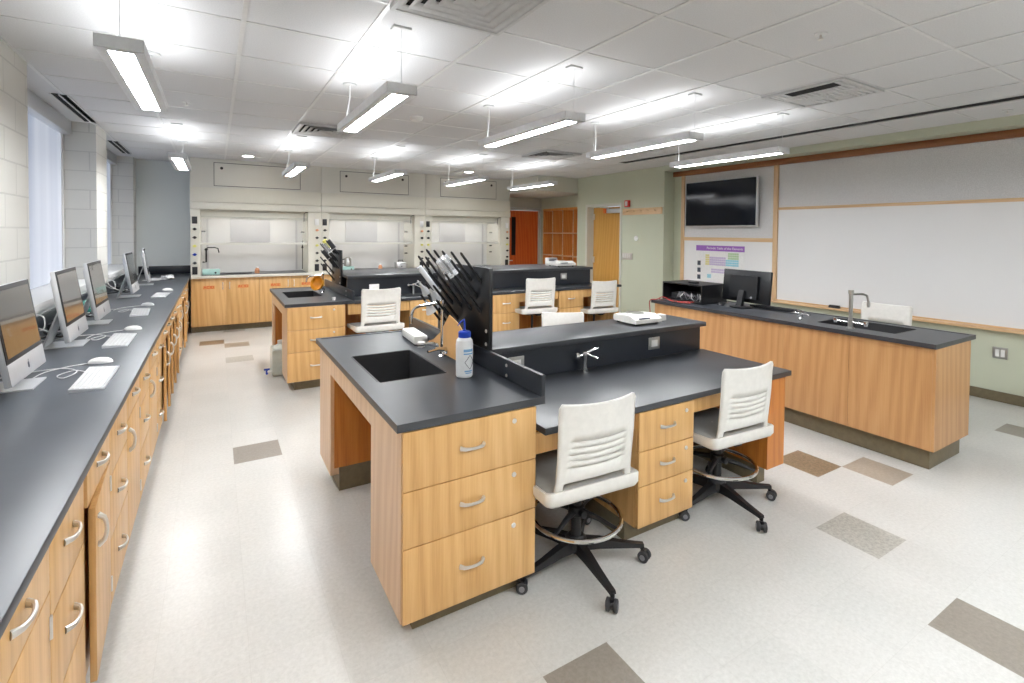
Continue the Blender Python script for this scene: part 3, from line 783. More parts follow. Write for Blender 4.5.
for k, y in enumerate((3.5, 4.45, 5.35, 7.2)):
    wl = ['behind the nearest computer', 'behind the second computer', 'behind the third computer', 'behind the fourth computer'][k]
    cable('power_cable', 'black power cable bundle on the worktop '+wl, [(-1.05, y-.25, ZT+.01), (-.98, y-.1, ZT+.008), (-.90, y+.05, ZT+.008), (-.96, y+.2, ZT+.008), (-1.0, y+.05, ZT+.018), (-.88, y-.12, ZT+.008), (-.84, y+.1, ZT+.008), (-.93, y+.3, ZT+.008)], 'black', .007)
    cable('network_cable', 'white network cable loop hanging below the sill '+wl, [(-1.06, y-.2, ZT+.12), (-1.02, y-.1, ZT+.06), (-.99, y+.0, ZT+.05), (-1.01, y+.08, ZT+.12), (-1.055, y+.02, ZT+.14), (-1.03, y-.06, ZT+.09), (-.96, y+.04, ZT+.02), (-.9, y+.2, ZT+.006)], 'cable_w', .004)
    t = thing('power_strip', 'black power strip on the worktop '+wl, 'power strip', (-1.0, y+.42, ZT))
    MB().box(-.03, .03, -.16, .16, 0, .04, .005).build('case', 'black', t)
    b = MB()
    for q in range(4): b.box(-.014, .014, -.13+.07*q, -.10+.07*q, .04, .065, .003)
    b.build('plug', 'rubber', t)
# teal cloth bundles
def blob(name, lab, cat, c, sz, mat, seed, amp=.22, grp=None):
    random.seed(seed); b = MB()
    bmesh.ops.create_icosphere(b.bm, subdivisions=3, radius=1)
    ph = [random.uniform(0, 6) for _ in range(6)]
    for v in b.bm.verts:
        n = v.co.copy(); d = 1+amp*(math.sin(5*n.x+ph[0])*math.cos(4*n.y+ph[1])+.6*math.sin(8*n.z+ph[2]+3*n.x))
        v.co = Vector((n.x*sz[0]*d, n.y*sz[1]*d, max(-sz[2]*.8, n.z*sz[2]*d)))
    for v in b.bm.verts: v.co += Vector((c[0], c[1], c[2]+sz[2]*.8))
    return tag(b.build(name, mat, smooth=60), lab, cat, grp)
blob('folded_cloth', 'crumpled teal cloth behind the third computer', 'cloth', (-.98, 5.55, ZT), (.06, .16, .055), 'teal', 3)
blob('folded_cloth', 'crumpled teal cloth against the backsplash before the fourth computer', 'cloth', (-.98, 6.05, ZT), (.06, .13, .045), 'teal', 5)
blob('plastic_bag', 'crumpled white plastic bag at the far end of the computer worktop', 'bag', (-.60, 8.85, ZT), (.075, .16, .03), 'paper', 9, .3)
t = thing('paper_sheet', 'loose papers spread on the far end of the computer worktop', 'paper', (-.75, 8.9, ZT))
MB().box(-.10, .10, -.16, .16, 0, .003, rot=((0, 0, 0), .3, 'Z')).box(-.08, .12, -.30, -.10, .003, .006, rot=((0, 0, 0), -.2, 'Z')).build('sheet', 'paper', t)

# ================================================================== FUME HOODS
HY = 9.12
HX = [-.33, 1.583, 3.488, 5.39]
hl = ['left fume hood beside the grey wall', 'middle fume hood behind the first drying rack', 'right fume hood beside the red door']
for k in range(3):
    x0, x1 = HX[k], HX[k+1]-.004
    t = thing('fume_hood', 'large cream laboratory '+hl[k], 'fume hood', (x0, HY, .9), 0, 'row of three fume hoods')
    MB().box(x0, x1, HY-.03, 9.88, .862, .90, .004).build('base_sill', 'hood', t, True)
    # liner: back, sides, roof
    MB().box(x0+.13, x1-.21, 9.76, 9.78, .90, 2.0).box(x0+.13, x1-.21, HY+.12, 9.76, 1.98, 2.0).build('liner', 'hood_in', t, True)
    MB().box(x0+.55, x1-.75, 9.745, 9.76, 1.42, 1.98, .002).box(x0+.2, x0+.23, 9.745, 9.76, .92, 1.95).box(x1-.33, x1-.30, 9.745, 9.76, .92, 1.95).build('baffle', 'baffle', t, True)
    MB().box(x0+.14, x1-.22, HY+.10, 9.75, .90, .906).build('work_surface', 'epoxy', t, True)
    MB().box(x0, x0+.13, HY, 9.88, .90, 2.06).build('side_post', 'hood', t, True); MB().box(x1-.21, x1, HY, 9.88, .90, 2.06).build('side_post', 'hood', t, True)
    MB().box(x0, x1, HY-.02, 9.88, 2.06, 2.285, .003).box(x0, x1, HY-.035, HY+.06, 1.945, 2.055, .004).build('header', 'hood', t, True)
    MB().box(x0, x1, HY, 9.88, 2.285, ZC-.002).build('upper_enclosure', 'hood_grey', t, True)
    MB().box(x0+.312, x1-.332, HY-.0015, HY+.001, 2.317, 2.688).build('panel_gap', 'rubber', t, True)
    MB().box(x0+.32, x1-.34, HY-.005, HY+.001, 2.325, 2.68, .001).build('access_panel', 'hood_grey', t, True)
    MB().lathe([(.022, 0), (.022, .012), (.012, .014)], (x0+.42, HY-.003, 2.60), 14, axis=(0, -1, 0)).lathe([(.022, 0), (.022, .012), (.012, .014)], (x1-.45, HY-.003, 2.60), 14, axis=(0, -1, 0)).build('access_knob', 'black', t, True)
    # inner valance and sash
    MB().box(x0+.13, x1-.21, HY+.14, HY+.16, 1.80, 1.98).build('inner_valance', 'hood', t, True)
    MB().box(x0+.14, x1-.22, HY+.11, HY+.117, 1.42, 1.84).build('sash_glass', 'sash', t, True)
    MB().box(x0+.13, x1-.21, HY+.095, HY+.125, 1.385, 1.42, .003).build('sash_rail', 'hood_grey', t, True)
    MB().box(x0+.35, x1-.45, HY+.18, HY+.26, 1.93, 1.95).build('hood_lamp', 'hood_lamp', t, True)
    # service fixtures on the posts
    zs = [1.636, 1.505, 1.373, 1.242, 1.11]
    cl = ['black', 'black', 'yellow', 'blue_plastic', 'rubber']
    for side, xx in ((0, x0+.055), (1, x1-.07)):
        for z, c in zip(zs, cl if side == 0 else ['orange_skin', 'black', 'yellow', 'black', 'black']):
            MB().lathe([(.016, 0), (.016, .01), (.008, .012), (.008, .025), (.02, .027), (.022, .035), (.02, .042), (.0, .043)], (xx, HY, z), 12, axis=(0, -1, 0)).box(xx-.03, xx+.03, HY-.038, HY-.030, z-.006, z+.006).build('service_valve', c, t, True)
        MB().box(xx-.035, xx+.035, HY-.012, HY, 1.72, 1.83, .003).build('airflow_monitor' if side == 0 else 'switch_plate', 'black' if side == 0 else 'white', t, True)
        MB().box(xx-.035, xx+.035, HY-.012, HY, .93, 1.05, .003).build('outlet_plate', 'black', t, True)
    # small frame of the corner lamp cable
    MB().tube([(x1-.27, HY+.05, 1.78), (x1-.27, HY+.03, 1.92), (x1-.24, HY+.02, 1.935), (x1-.16, HY+.02, 1.935)], .006, 6).build('conduit', 'rubber', t, True)
    # inside spouts
    for s, xx in ((1, x0+.135), (-1, x1-.215)):
        for z in ((1.62, 1.34, 1.2) if k else (1.6,)):
            MB().cyl((xx, HY+.4, z), (xx+s*.05, HY+.4, z), .012, 8).lathe([(.02, 0), (.014, .02)], (xx+s*.04, HY+.4, z-.01), 8).build('gas_spout', 'black', t, True)
    if k == 0:
        xg = x0+.15
        MB().tube([(xg, HY+.4, 1.10), (xg+.05, HY+.4, 1.10), (xg+.05, HY+.4, 1.30)], .012, 8).tube([(xg+.05, HY+.4, 1.30), (xg+.07, HY+.4, 1.335), (xg+.17, HY+.4, 1.335), (xg+.215, HY+.4, 1.32), (xg+.23, HY+.4, 1.25)], .009, 8).lathe([(.02, 0), (.026, .02), (.012, .035)], (xg+.05, HY+.4, 1.29), 12).build('gooseneck_faucet', 'black', t, True)
        MB().tube([(x1-.26, HY+.3, 1.45), (x1-.26, HY+.3, .95)], .007, 8).lathe([(.02, 0), (.006, .05)], (x1-.26, HY+.3, 1.32), 10).build('stand_rod', 'black', t, True)

# base cabinets below the hoods
for k in range(4):
    lab = ['ACID', 'ACID', 'BASE', 'BASE'][k]
    for hidx in range(1):
        pass
def hood_cab(x0, w_, n, labs, lab, wordlab):
    t = cabinet('hood_base_cabinet', lab, 'cabinet', x0, HY+.06, 0, w_, .68, .10, .86, [], 'cabinets below the fume hoods')
    pw = w_/n
    for i in range(n):
        u0, u1 = i*pw+.002, (i+1)*pw-.002
        hinge_left = i % 2 == 0
        d = MB().box(u0, u1, -.02, -.001, .11, .855, .0015).build('door', 'oak', t)
        hx = u1-.045 if hinge_left else u0+.045
        handle(d, hx, .735, wdt=.105, vertical=True, mat='nickel')
        if labs:
            MB().box((u0+u1)/2-.078, (u0+u1)/2+.078, -.0215, -.0200, .715-.026, .715+.026).build('hazard_sticker', 'orange_label', d)
            cu = text(labs[i], .062, 'red', (x0+(u0+u1)/2, HY+.06-.0218, .715), (PI/2, 0, 0), d, 'lettering', .0004)
    return t
m_, nt_, b_ = newmat('orange_label'); b_.inputs['Base Color'].default_value = (.66, .30, .08, 1); M['orange_label'] = m_
hood_cab(-.33, .953, 2, ['ACID', 'ACID'], 'oak cabinet marked ACID in red below the left fume hood', 0)
hood_cab(.625, .953, 2, ['BASE', 'BASE'], 'oak cabinet marked BASE in red below the left fume hood', 0)
hood_cab(1.583, 1.90, 4, None, 'oak four door cabinet below the middle fume hood', 0)
hood_cab(3.488, 1.90, 4, None, 'oak four door cabinet below the right fume hood', 0)

# things standing in the hoods
def instrument(x, y, lab, mat='mint', s=1):
    t = thing('hotplate_stirrer', lab, 'hotplate', (x, y, .906))
    MB().prism([(-.07*s, 0), (.07*s, 0), (.07*s, .07*s), (-.05*s, .09*s), (-.07*s, .05*s)], -.12*s, .12*s, 'yz').build('housing', mat, t)
    MB().lathe([(.016*s, 0), (.014*s, .014)], (.06*s, -.068*s, .03*s), 12, axis=(0, -1, 0)).build('dial', 'black', t)
    MB().box(-.10*s, .10*s, -.05*s, .065*s, .09*s-.012, .09*s+.002, .003).build('top_plate', 'steel', t)
    return t
instrument(-.06, HY+.25, 'pale mint hotplate on the work surface of the left fume hood')
instrument(2.08, HY+.22, 'pale mint hotplate under the metal jug in the middle fume hood', s=.85)
t = thing('metal_jug', 'stainless steel jug with black handle standing on the mint hotplate', 'jug', (2.08, HY+.22, .984))
MB().lathe([(.06, 0), (.066, .01), (.06, .10), (.052, .15), (.03, .165), (.0, .172)], (0, 0, 0), 24).build('body', 'steel', t)
MB().tube([(-.055, 0, .13), (-.10, 0, .12), (-.105, 0, .06), (-.065, 0, .04)], .009, 8).build('handle', 'black', t)
t = thing('bench_centrifuge', 'grey metal toaster-like lab block in the middle fume hood', 'lab instrument', (3.08, HY+.24, .906))
MB().box(-.10, .10, -.07, .10, 0, .13, .01).build('housing', 'steel', t)
MB().box(-.08, .08, -.075, -.069, .02, .09, .002).build('front_panel', 'alu', t)
MB().lathe([(.012, 0), (.010, .012)], (.0, -.074, .05), 12, axis=(0, -1, 0)).build('dial', 'black', t)
MB().tube([(-.05, 0, .13), (-.04, 0, .165), (.04, 0, .165), (.05, 0, .13)], .008, 8).build('carry_handle', 'rubber', t)
for x, lb in ((.60, 'small orange bottle on the left fume hood work surface'), (2.68, 'small orange bottle in the middle fume hood')):
    t = thing('reagent_bottle', lb, 'bottle', (x, HY+.22, .906))
    MB().lathe([(.035, 0), (.037, .01), (.037, .06), (.02, .085), (.02, .09)], (0, 0, 0), 18).build('body', 'orange_skin', t)
    MB().lathe([(.022, 0), (.022, .02), (.0, .021)], (0, 0, .09), 16).build('cap', 'paper', t)
cable('hose', 'black rubber tube lying on the left fume hood work surface', [(.03, HY+.2, .914), (.15, HY+.18, .914), (.28, HY+.24, .914), (.4, HY+.19, .914), (.52, HY+.22, .914)], 'black', .008)
cable('hose', 'blue black tube lying in the middle fume hood by the mint hotplate', [(2.16, HY+.18, .914), (2.26, HY+.2, .914), (2.36, HY+.16, .914), (2.5, HY+.2, .914), (2.62, HY+.17, .914)], 'black', .009)
t = thing('paper_pad', 'white sheets lying on the middle fume hood sill', 'paper', (2.86, HY+.18, .906))
MB().box(-.14, .10, -.06, .06, 0, .008, rot=((0, 0, 0), .1, 'Z')).build('sheet', 'paper', t)

# ================================================================== ISLAND PARTS
def sink_block(oy, name_tag, zt=.89, x0=.585, x1=1.262, y1=3.575, y0=1.812, xr=.045):
    """sink end of an island: carcass with knee space, drawers toward the camera"""
    X0, X1 = x0+.022, x1-xr; Y0, Y1 = oy+y0+.02, oy+y1-.03; zu = zt-.033
    t = thing('sink_cabinet', 'oak sink cabinet with three drawers and open knee space at the %s island' % name_tag, 'cabinet', (X0, Y0, 0), 0, 'island sink cabinets')
    ky0, ky1 = oy+2.26, oy+3.17; kt = .735
    b = MB()
    b.box(X0, X1, Y0, ky0, .10, zu)                       # drawer part
    b.box(X0, X1, ky1+.02, Y1, .10, zu)
    b.box(X0, X0+.02, ky0, ky1+.02, kt, zu)               # apron over the knee space
    b.build('carcass', 'oak_lit', t, True)
    MB().box(X1-.02, X1, ky0, ky1+.001, .10, zu).box(X0+.02, X1-.02, ky1+.001, ky1+.019, .15, zu-.001).build('knee_space_panel', 'oak_shaded', t, True)
    MB().box(X0+.075, X1-.03, Y0+.075, ky0-.06, 0, .10).build('toe_kick', 'toe', t, True); MB().box(X0+.05, X1-.03, ky1+.006, Y1-.06, 0, .15).build('toe_kick', 'toe', t, True)
    zs = [.105, .40, .622, zu-.002]
    for k in range(3):
        d = MB().box(X0+.002, X1-.002, Y0-.02, Y0-.001, zs[k]+.002, zs[k+1]-.002, .0015).build('drawer', 'oak', t, True)
        mb_handle(d, (X0+X1)/2-.01, Y0-.02, (zs[k]+zs[k+1])/2+.005)
        mb_lock(d, X1-.115, Y0-.02, zs[k+1]-.045)
    # worktop with sink cut-out
    w_ = thing('sink_worktop', 'black epoxy sink worktop with raised rim on the %s island' % name_tag, 'worktop', (x0, oy+y0, zt), 0, 'island sink worktops')
    b = MB(); sx0, sx1, sy0, sy1 = .675, 1.045, oy+2.375, oy+2.975
    top_with_hole(b, x0, x1, oy+y0, oy+y1, zt-.032, zt-.004, sx0, sx1, sy0, sy1)
    # marine edge
    e = .028
    b.box(x0, x0+e, oy+y0, oy+y1, zt-.004, zt); b.box(x0+e, x1, oy+y0, oy+y0+e, zt-.004, zt); b.box(x0+e, x1, oy+y1-e, oy+y1, zt-.004, zt)
    b.build('slab', 'epoxy_top', w_, True)
    basin(w_, sx0+.01, sx1-.01, sy0+.01, sy1-.01, zt-.0045)
    MB().box(x1-.020, x1, oy+y0+.0, oy+y1, zt, zt+.098, .002).build('backsplash', 'epoxy', w_, True)
    for s in (0, 1):
        MB().lathe([(.008, 0), (.008, .004), (0, .005)], (x1-.02, oy+2.12, zt+.02+.05*s), 10, axis=(-1, 0, 0)).build('screw_cap', 'nickel', w_, True)
    return t, w_
def mb_handle(d, x, y, z, wdt=.105):
    pts = [(x+(k/8-.5)*wdt, y-.024*math.sin(PI*k/8)**.4, z) for k in range(9)]
    MB().tube(pts, [.0085, .0065, .0055, .005, .005, .005, .0055, .0065, .0085], 8, None, True, 1.25).build('handle', 'nickel', d, True)
def mb_lock(d, x, y, z):
    MB().lathe([(.011, 0), (.011, .003), (.009, .005), (.0, .005)], (x, y, z), 14, axis=(0, -1, 0)).build('lock', 'nickel', d, True)

sink_block(0, 'near')
OY2 = 3.53
sink_block(OY2, 'far', y1=3.40, xr=.095)

# ---- near island: lower desk, ledge, cabinets
DZ = .745
t = thing('desk_worktop', 'black epoxy desk worktop in front of the raised ledge, two chairs at it', 'worktop', (1.26, 1.81, DZ))
MB().box(1.263, 3.195, 1.808, 2.50, DZ-.032, DZ, .002).build('slab', 'epoxy_top', t, True)
MB().box(1.222, 1.844, 1.845, 1.865, .62, DZ-.033).build('apron', 'oak', t, True); MB().box(2.263, 2.984, 1.845, 1.865, .62, DZ-.033).build('apron', 'oak', t, True)
t = thing('desk_worktop', 'black epoxy desk worktop on the hidden side of the near island', 'worktop', (1.26, 2.9, DZ))
MB().box(1.263, 3.195, 2.88, 3.575, DZ-.032, DZ, .002).build('slab', 'epoxy_top', t, True)
MB().box(1.222, 1.844, 3.52, 3.54, .62, DZ-.033).build('apron', 'oak', t, True); MB().box(2.263, 2.984, 3.52, 3.54, .62, DZ-.033).build('apron', 'oak', t, True)
t = thing('reagent_ledge', 'raised black epoxy ledge along the middle of the near island', 'ledge', (2.2, 2.69, DZ))
MB().box(1.263, 3.175, 2.503, 2.522, DZ-.03, .922).box(1.263, 3.175, 2.86, 2.878, DZ-.03, .922).box(3.157, 3.175, 2.522, 2.86, DZ-.03, .922).box(1.263, 1.28, 2.522, 2.86, DZ-.03, .922).build('face_panel', 'epoxy', t, True)
MB().box(1.263, 3.205, 2.470, 2.912, .922, .954, .002).build('slab', 'epoxy_top', t, True)
for x in (2.68, 1.53):
    o = MB().box(x-.055, x+.055, 2.497, 2.503, .80, .885, .002).build('outlet_plate', 'steel', t, True)
    MB().box(x-.03, x+.03, 2.494, 2.4975, .82, .865, .001).build('socket', 'white', o, True)
# drawer banks of near island
for flip, nm in ((0, 'near'), (1, 'hidden')):
    if flip: X, Y, rz = 2.262, 3.55, PI
    else: X, Y, rz = 1.845, 1.832, 0
    lab = 'oak three drawer cabinet between the two chairs of the near island' if not flip else 'oak three drawer cabinet on the hidden side of the near island'
    cabinet('drawer_cabinet', lab, 'cabinet', X, Y, rz, .417, .60, .105, DZ-.033, [('drawer', 0, .417, .503, DZ-.036), ('drawer', 0, .417, .322, .503), ('drawer', 0, .417, .108, .322)], 'oak drawer cabinets of the islands')
t = thing('end_panel_support', 'oak box end support at the right end of the near island desk', 'cabinet', (2.985, 1.835, 0))
MB().box(2.985, 3.165, 1.832, 1.85, .135, DZ-.034).box(3.147, 3.165, 1.85, 3.53, .135, DZ-.034).box(2.985, 3.003, 1.85, 3.53, .135, DZ-.034).build('carcass', 'oak_shaded', t, True)
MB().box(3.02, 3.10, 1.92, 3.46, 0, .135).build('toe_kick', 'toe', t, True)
tag(MB().box(1.24, 3.14, 2.66, 2.68, .08, DZ-.05).build('modesty_panel', 'oak_shaded'), 'oak back panel closing the knee spaces of the near island', 'panel')
tag(MB().box(1.24, 3.14, 2.648, 2.692, 0, .08).build('vinyl_base_strip', 'toe'), 'olive vinyl base strip below the near island back panel', 'base strip')

# ---- far island
z2 = .885; YF = 5.345; YL = 5.70
t = thing('island_worktop', 'black epoxy worktop of the far island with three chairs at it', 'worktop', (3, 5.5, z2))
MB().box(1.263, 5.04, YF-.01, YL, z2-.032, z2, .002).build('slab', 'epoxy_top', t, True)
MB().box(1.20, 4.955, YF+.02, YF+.04, .74, z2-.033).build('apron', 'oak', t, True)
t = thing('island_worktop', 'black epoxy worktop on the hidden side of the far island', 'worktop', (3, 6.5, z2))
MB().box(1.263, 5.04, 6.56, 6.92, z2-.032, z2, .002).build('slab', 'epoxy_top', t, True)
t = thing('reagent_ledge', 'raised black epoxy ledge along the middle of the far island', 'ledge', (3, 6.1, z2))
MB().box(1.263, 4.76, YL+.003, YL+.022, z2-.03, 1.092).box(1.263, 4.76, 6.535, 6.555, z2-.03, 1.092).box(4.74, 4.76, YL+.022, 6.535, z2-.03, 1.092).build('face_panel', 'epoxy', t, True)
MB().box(1.263, 4.78, YL-.03, 6.59, 1.092, 1.124, .002).build('slab', 'epoxy_top', t, True)
for x in (2.90, 3.1+.02, 4.27):
    if x == 3.12: continue
    o = MB().box(x-.055, x+.055, YL-.004, YL+.002, .96, 1.05, .002).build('outlet_plate', 'steel', t, True)
    MB().box(x-.03, x+.03, YL-.007, YL-.0035, .98, 1.03, .001).build('socket', 'white', o, True)
cw = ['behind the near drying rack', 'between the drying rack and the middle chair', 'between the two right hand chairs']
for k, (xa, xb) in enumerate(((1.87, 2.27), (2.93, 3.315), (3.93, 4.35))):
    w_ = xb-xa
    cabinet('drawer_cabinet', 'oak drawer cabinet of the far island, '+cw[k], 'cabinet', xa, YF+.02, 0, w_, .60, .105, z2-.033,
            [('drawer', 0, w_, .615, z2-.036), ('drawer', 0, w_, .36, .615), ('drawer', 0, w_, .108, .36)], 'oak drawer cabinets of the islands', locks=False)
tag(MB().box(1.20, 4.95, 5.98, 6.0, .08, z2-.05).build('modesty_panel', 'oak_shaded'), 'oak back panel closing the knee spaces of the far island', 'panel')
tag(MB().box(1.20, 4.95, 5.968, 6.012, 0, .08).build('vinyl_base_strip', 'toe'), 'olive vinyl base strip below the far island back panel', 'base strip')
t = thing('end_panel_support', 'oak end support at the right end of the far island', 'cabinet', (4.98, 5.4, 0))
MB().box(4.96, 5.0, YF+.02, 6.88, .10, z2-.034).build('carcass', 'oak', t, True)
MB().box(4.97, 4.99, YF+.08, 6.8, 0, .10).build('toe_kick', 'toe', t, True)

# gas turrets / water outlets on the islands
def make_spout():
    t = thing('water_outlet', '', 'laboratory tap')
    MB().lathe([(.022, 0), (.022, .004), (.013, .008), (.012, .075), (.017, .085), (.017, .10), (.010, .108)], (0, 0, 0), 16).build('stem', 'chrome', t)
    MB().lathe([(.0, 0), (.012, .003), (.020, .014), (.021, .022), (.014, .032), (.0, .034)], (-.030, -.0, .088), 14, axis=(-1, 0, .1)).tube([(0, 0, .092), (-.034, 0, .092)], .008).build('valve', 'chrome', t)
    MB().tube([(0, 0, .095), (.03, -.005, .108), (.06, -.01, .118), (.078, -.012, .119)], [.011, .009, .007, .006]).tube([(.01, 0, .096), (.04, -.02, .080), (.062, -.03, .068)], [.009, .007, .006]).build('nozzle', 'chrome', t)
    return t
sp = make_spout(); sp.scale = (1.2, 1.2, 1.15); sp.location = (2.012, 2.455, DZ); sp['label'] = 'small chrome gas tap on the near island desk before the ledge'; sp['group'] = 'small bench taps'
dup(sp, (2.02, 5.665, z2), 0, 'small chrome gas tap on the far island, seen left of the drying rack', 'small bench taps')

# ================================================================== CHAIRS
def make_chair():
    t = thing('drafting_chair', '', 'chair')
    # seat shell: faces +y, origin on the floor under the centre
    def rr(hw, hd0, hd1, r, n=6):
        P = []
        for cx, cy, a0 in ((hw-r, hd1-r, 0), (-hw+r, hd1-r, PI/2), (-hw+r, -hd0+r, PI), (hw-r, -hd0+r, 1.5*PI)):
            for k in range(n+1):
                a = a0+PI/2*k/n; P.append((cx+r*math.cos(a), cy+r*math.sin(a)))
        return P
    b = MB(); prof = [(.88, -.036), (.96, -.030), (1.0, -.012), (1.0, .006), (.985, .012), (.93, .008), (.90, .002)]
    base = rr(.255, .240, .225, .035); rings = []
    for s, z in prof:
        ring = []
        for x, y in base:
            zz = z
            if z > -.01: zz += .020*max(0, (-y-.05)/.17)**1.5        # raised rear rim
            zz -= .018*max(0, (y-.12)/.10)**1.5                       # waterfall front
            ring.append(b.bm.verts.new((x*s, y*s, .478+zz)))
        rings.append(ring)
    n = len(base)
    for a, c in zip(rings, rings[1:]):
        for k in range(n): b.bm.faces.new((a[k], a[(k+1) % n], c[(k+1) % n], c[k]))
    b.bm.faces.new(rings[0][::-1]); b.bm.faces.new(rings[-1])
    b.build('seat_shell', 'white_plastic', t, smooth=50)
    b = MB(); rings = []
    for s, z in ((.905, .0), (.90, .010), (.86, .014), (.4, .012), (.02, .011)):
        ring = []
        for x, y in base:
            X, Y = x*s, y*s; zz = z+.478 + .016*max(0, (-Y-.05)/.17)**1.5-.018*max(0, (Y-.12)/.10)**1.5
            ring.append(b.bm.verts.new((X, Y, zz)))
        rings.append(ring)
    for a, c in zip(rings, rings[1:]):
        for k in range(n): b.bm.faces.new((a[k], a[(k+1) % n], c[(k+1) % n], c[k]))
    b.build('seat_pad', 'seat_grey', t, smooth=60)
    # backrest: sheet with real slots, solidified
    b = MB()
    slots = [.612, .641, .670, .699, .728]; sh = .0032
    vz = [.482, .500, .535, .549]
    for z in slots: vz += [z-sh, z+sh]
    vz += [.760, .800, .840, .868, .880, .886]
    NU = 22
    grid = []
    for z in vz:
        row = []
        f = max(-.08, (z-.50)/.386)
        hw = .199+.003*f + (.008*max(0, .15-f)/.15)
        if f > .96: hw -= .012*(f-.96)/.04
        for i in range(NU+1):
            u = -1+2*i/NU
            x = hw*u
            y = -.205-.012*math.sin(PI*min(1, f*1.15))-.050*max(0, f-.25)**1.3 + .0
            y += -.030*(1-u*u)*(.35+.65*f) + .030*f*0
            zz = z
            if .56 < z < .75 and abs(u) < .9: zz = z-.012*(1-u*u)+.004
            if f > .9: zz = z+.010*abs(u)**2*.8*(1 if u > -2 else 0)
            if f < .12: zz = z + .012*(1-u*u)
            row.append(b.bm.verts.new((x, y, zz)))
        grid.append(row)
    for j in range(len(vz)-1):
        zm = (vz[j]+vz[j+1])/2
        for i in range(NU):
            um = abs(-1+2*(i+.5)/NU)
            if zm < .540 and um < .86: continue
            if any(abs(zm-s) < .002 for s in slots) and um < .74: continue
            b.bm.faces.new((grid[j][i], grid[j][i+1], grid[j+1][i+1], grid[j+1][i]))
    for v in [v for v in b.bm.verts if not v.link_faces]: b.bm.verts.remove(v)
    o = b.build('backrest', 'white_plastic', t, smooth=60)
    md = o.modifiers.new('thickness', 'SOLIDIFY'); md.thickness = .013; md.offset = 1
    b = MB().box(-.12, .12, -.10, .12, .408, .431, .006).box(-.03, .03, -.19, .0, .413, .430, .004)
    b.build('seat_bracket', 'black', t)
    MB().cyl((0, 0, .20), (0, 0, .415), .014, 14).build('piston', 'black', t)
    MB().lathe([(.032, .075), (.030, .10), (.026, .13), (.026, .33), (.022, .335), (.016, .336)], (0, 0, 0), 20).build('column', 'black', t)
    MB().torus((0, 0, .235), .218, .0105, 40, 10).build('foot_ring', 'chrome', t)
    b = MB()
    for k in range(4):
        a = 2*PI*k/4+.5
        b.tube([(.03*math.cos(a), .03*math.sin(a), .262), (.12*math.cos(a), .12*math.sin(a), .256), (.212*math.cos(a), .212*math.sin(a), .238)], [.017, .012, .008], 8)
    b.lathe([(.030, .235), (.040, .245), (.040, .285), (.030, .292)], (0, 0, 0), 20)
    b.lathe([(.012, 0), (.018, .004), (.018, .03), (.010, .034)], (.0, -.038, .265), 12, axis=(0, -1, 0))
    b.build('ring_bracket', 'black', t)
    MB().lathe([(.045, .065), (.055, .085), (.052, .125), (.035, .14)], (0, 0, 0), 24).build('hub', 'black', t)
    for k in range(5):
        a = R(192+72*k); c, s = math.cos(a), math.sin(a)
        sect = []
        b = MB()
        for r, hw, z0, z1 in ((.03, .026, .070, .125), (.12, .023, .075, .118), (.22, .019, .072, .100), (.30, .016, .070, .090), (.338, .015, .068, .086)):
            sect.append([b.bm.verts.new((c*r-s*q, s*r+c*q, z)) for q, z in ((-hw, z0), (hw, z0), (hw*.75, z1), (-hw*.75, z1))])
        for A, B in zip(sect, sect[1:]):
            for i in range(4): b.bm.faces.new((A[i], A[(i+1) % 4], B[(i+1) % 4], B[i]))
        b.bm.faces.new(sect[0][::-1]); b.bm.faces.new(sect[-1])
        lg = b.build('leg', 'black', t, smooth=20)
        b = MB(); cx, cy = c*.332, s*.332; d = R(192+72*k+50); ax = Vector((math.cos(d), math.sin(d), 0))
        ex, ey = cx+.012*ax.y, cy-.012*ax.x
        b.cyl((cx, cy, .055), (cx, cy, .075), .010, 10, 'black')
        for sg in (-1, 1):
            b.lathe([(.010, 0), (.022, .0), (.027, .003), (.027, .015), (.022, .018), (.0, .018)], (ex+sg*ax.x*.008, ey+sg*ax.y*.008, .0275), 18, 'castergrey' if False else 'rubber', axis=ax*sg)
            b.lathe([(.0, .0), (.013, .0), (.013, .003), (.0, .003)], (ex+sg*ax.x*.0255, ey+sg*ax.y*.0255, .0275), 14, 'castergrey', axis=ax*sg)
        b.cyl((ex-ax.x*.01, ey-ax.y*.01, .0275), (ex+ax.x*.01, ey+ax.y*.01, .0275), .018, 12, 'black')
        b.box(ex-.008, ex+.008, ey-.008, ey+.008, .03, .058, 0, 'black')
        b.build('caster', None, lg)
    return t
chair0 = make_chair()
RAISE = ('seat_shell', 'seat_pad', 'backrest', 'seat_bracket', 'piston')
def place_chair(x, y, rz, lab, rise=0, first=False, ring=0, ux=0):
    g = 'white drafting chairs'
    if first: r = chair0; r.location = (x, y, 0); r.rotation_euler = (0, 0, rz); r['label'] = lab; r['group'] = g
    else: r = dup(chair0, (x, y, 0), rz, lab, g)
    for ch in r.children:
        nm = ch.name.split('.')[0]
        if nm in RAISE: ch.location.z = rise
        if nm in RAISE[:4]: ch.location.x = ux
        if nm in ('foot_ring', 'ring_bracket'): ch.location.z = ring
    return r
place_chair(1.52, 1.905, R(-4), 'white drafting chair in front, between the sink drawers and the middle drawers', 0, True, ux=-.055)
place_chair(2.62, 1.925, R(-4), 'white drafting chair at the right end of the near island desk', ux=-.05)
place_chair(2.74, 3.60, PI-R(28), 'white drafting chair on the far side of the near island, only its back top visible', -.03)
place_chair(1.47, 5.31, R(-1), 'raised white drafting chair at the far island with a paper tag on its back', .145, ring=.05)
place_chair(3.50, 5.34, R(-7), 'raised white drafting chair in the middle of the far island', .17, ring=.05)
place_chair(4.56, 5.37, R(-6), 'raised white drafting chair at the right end of the far island', .09, ring=.05)
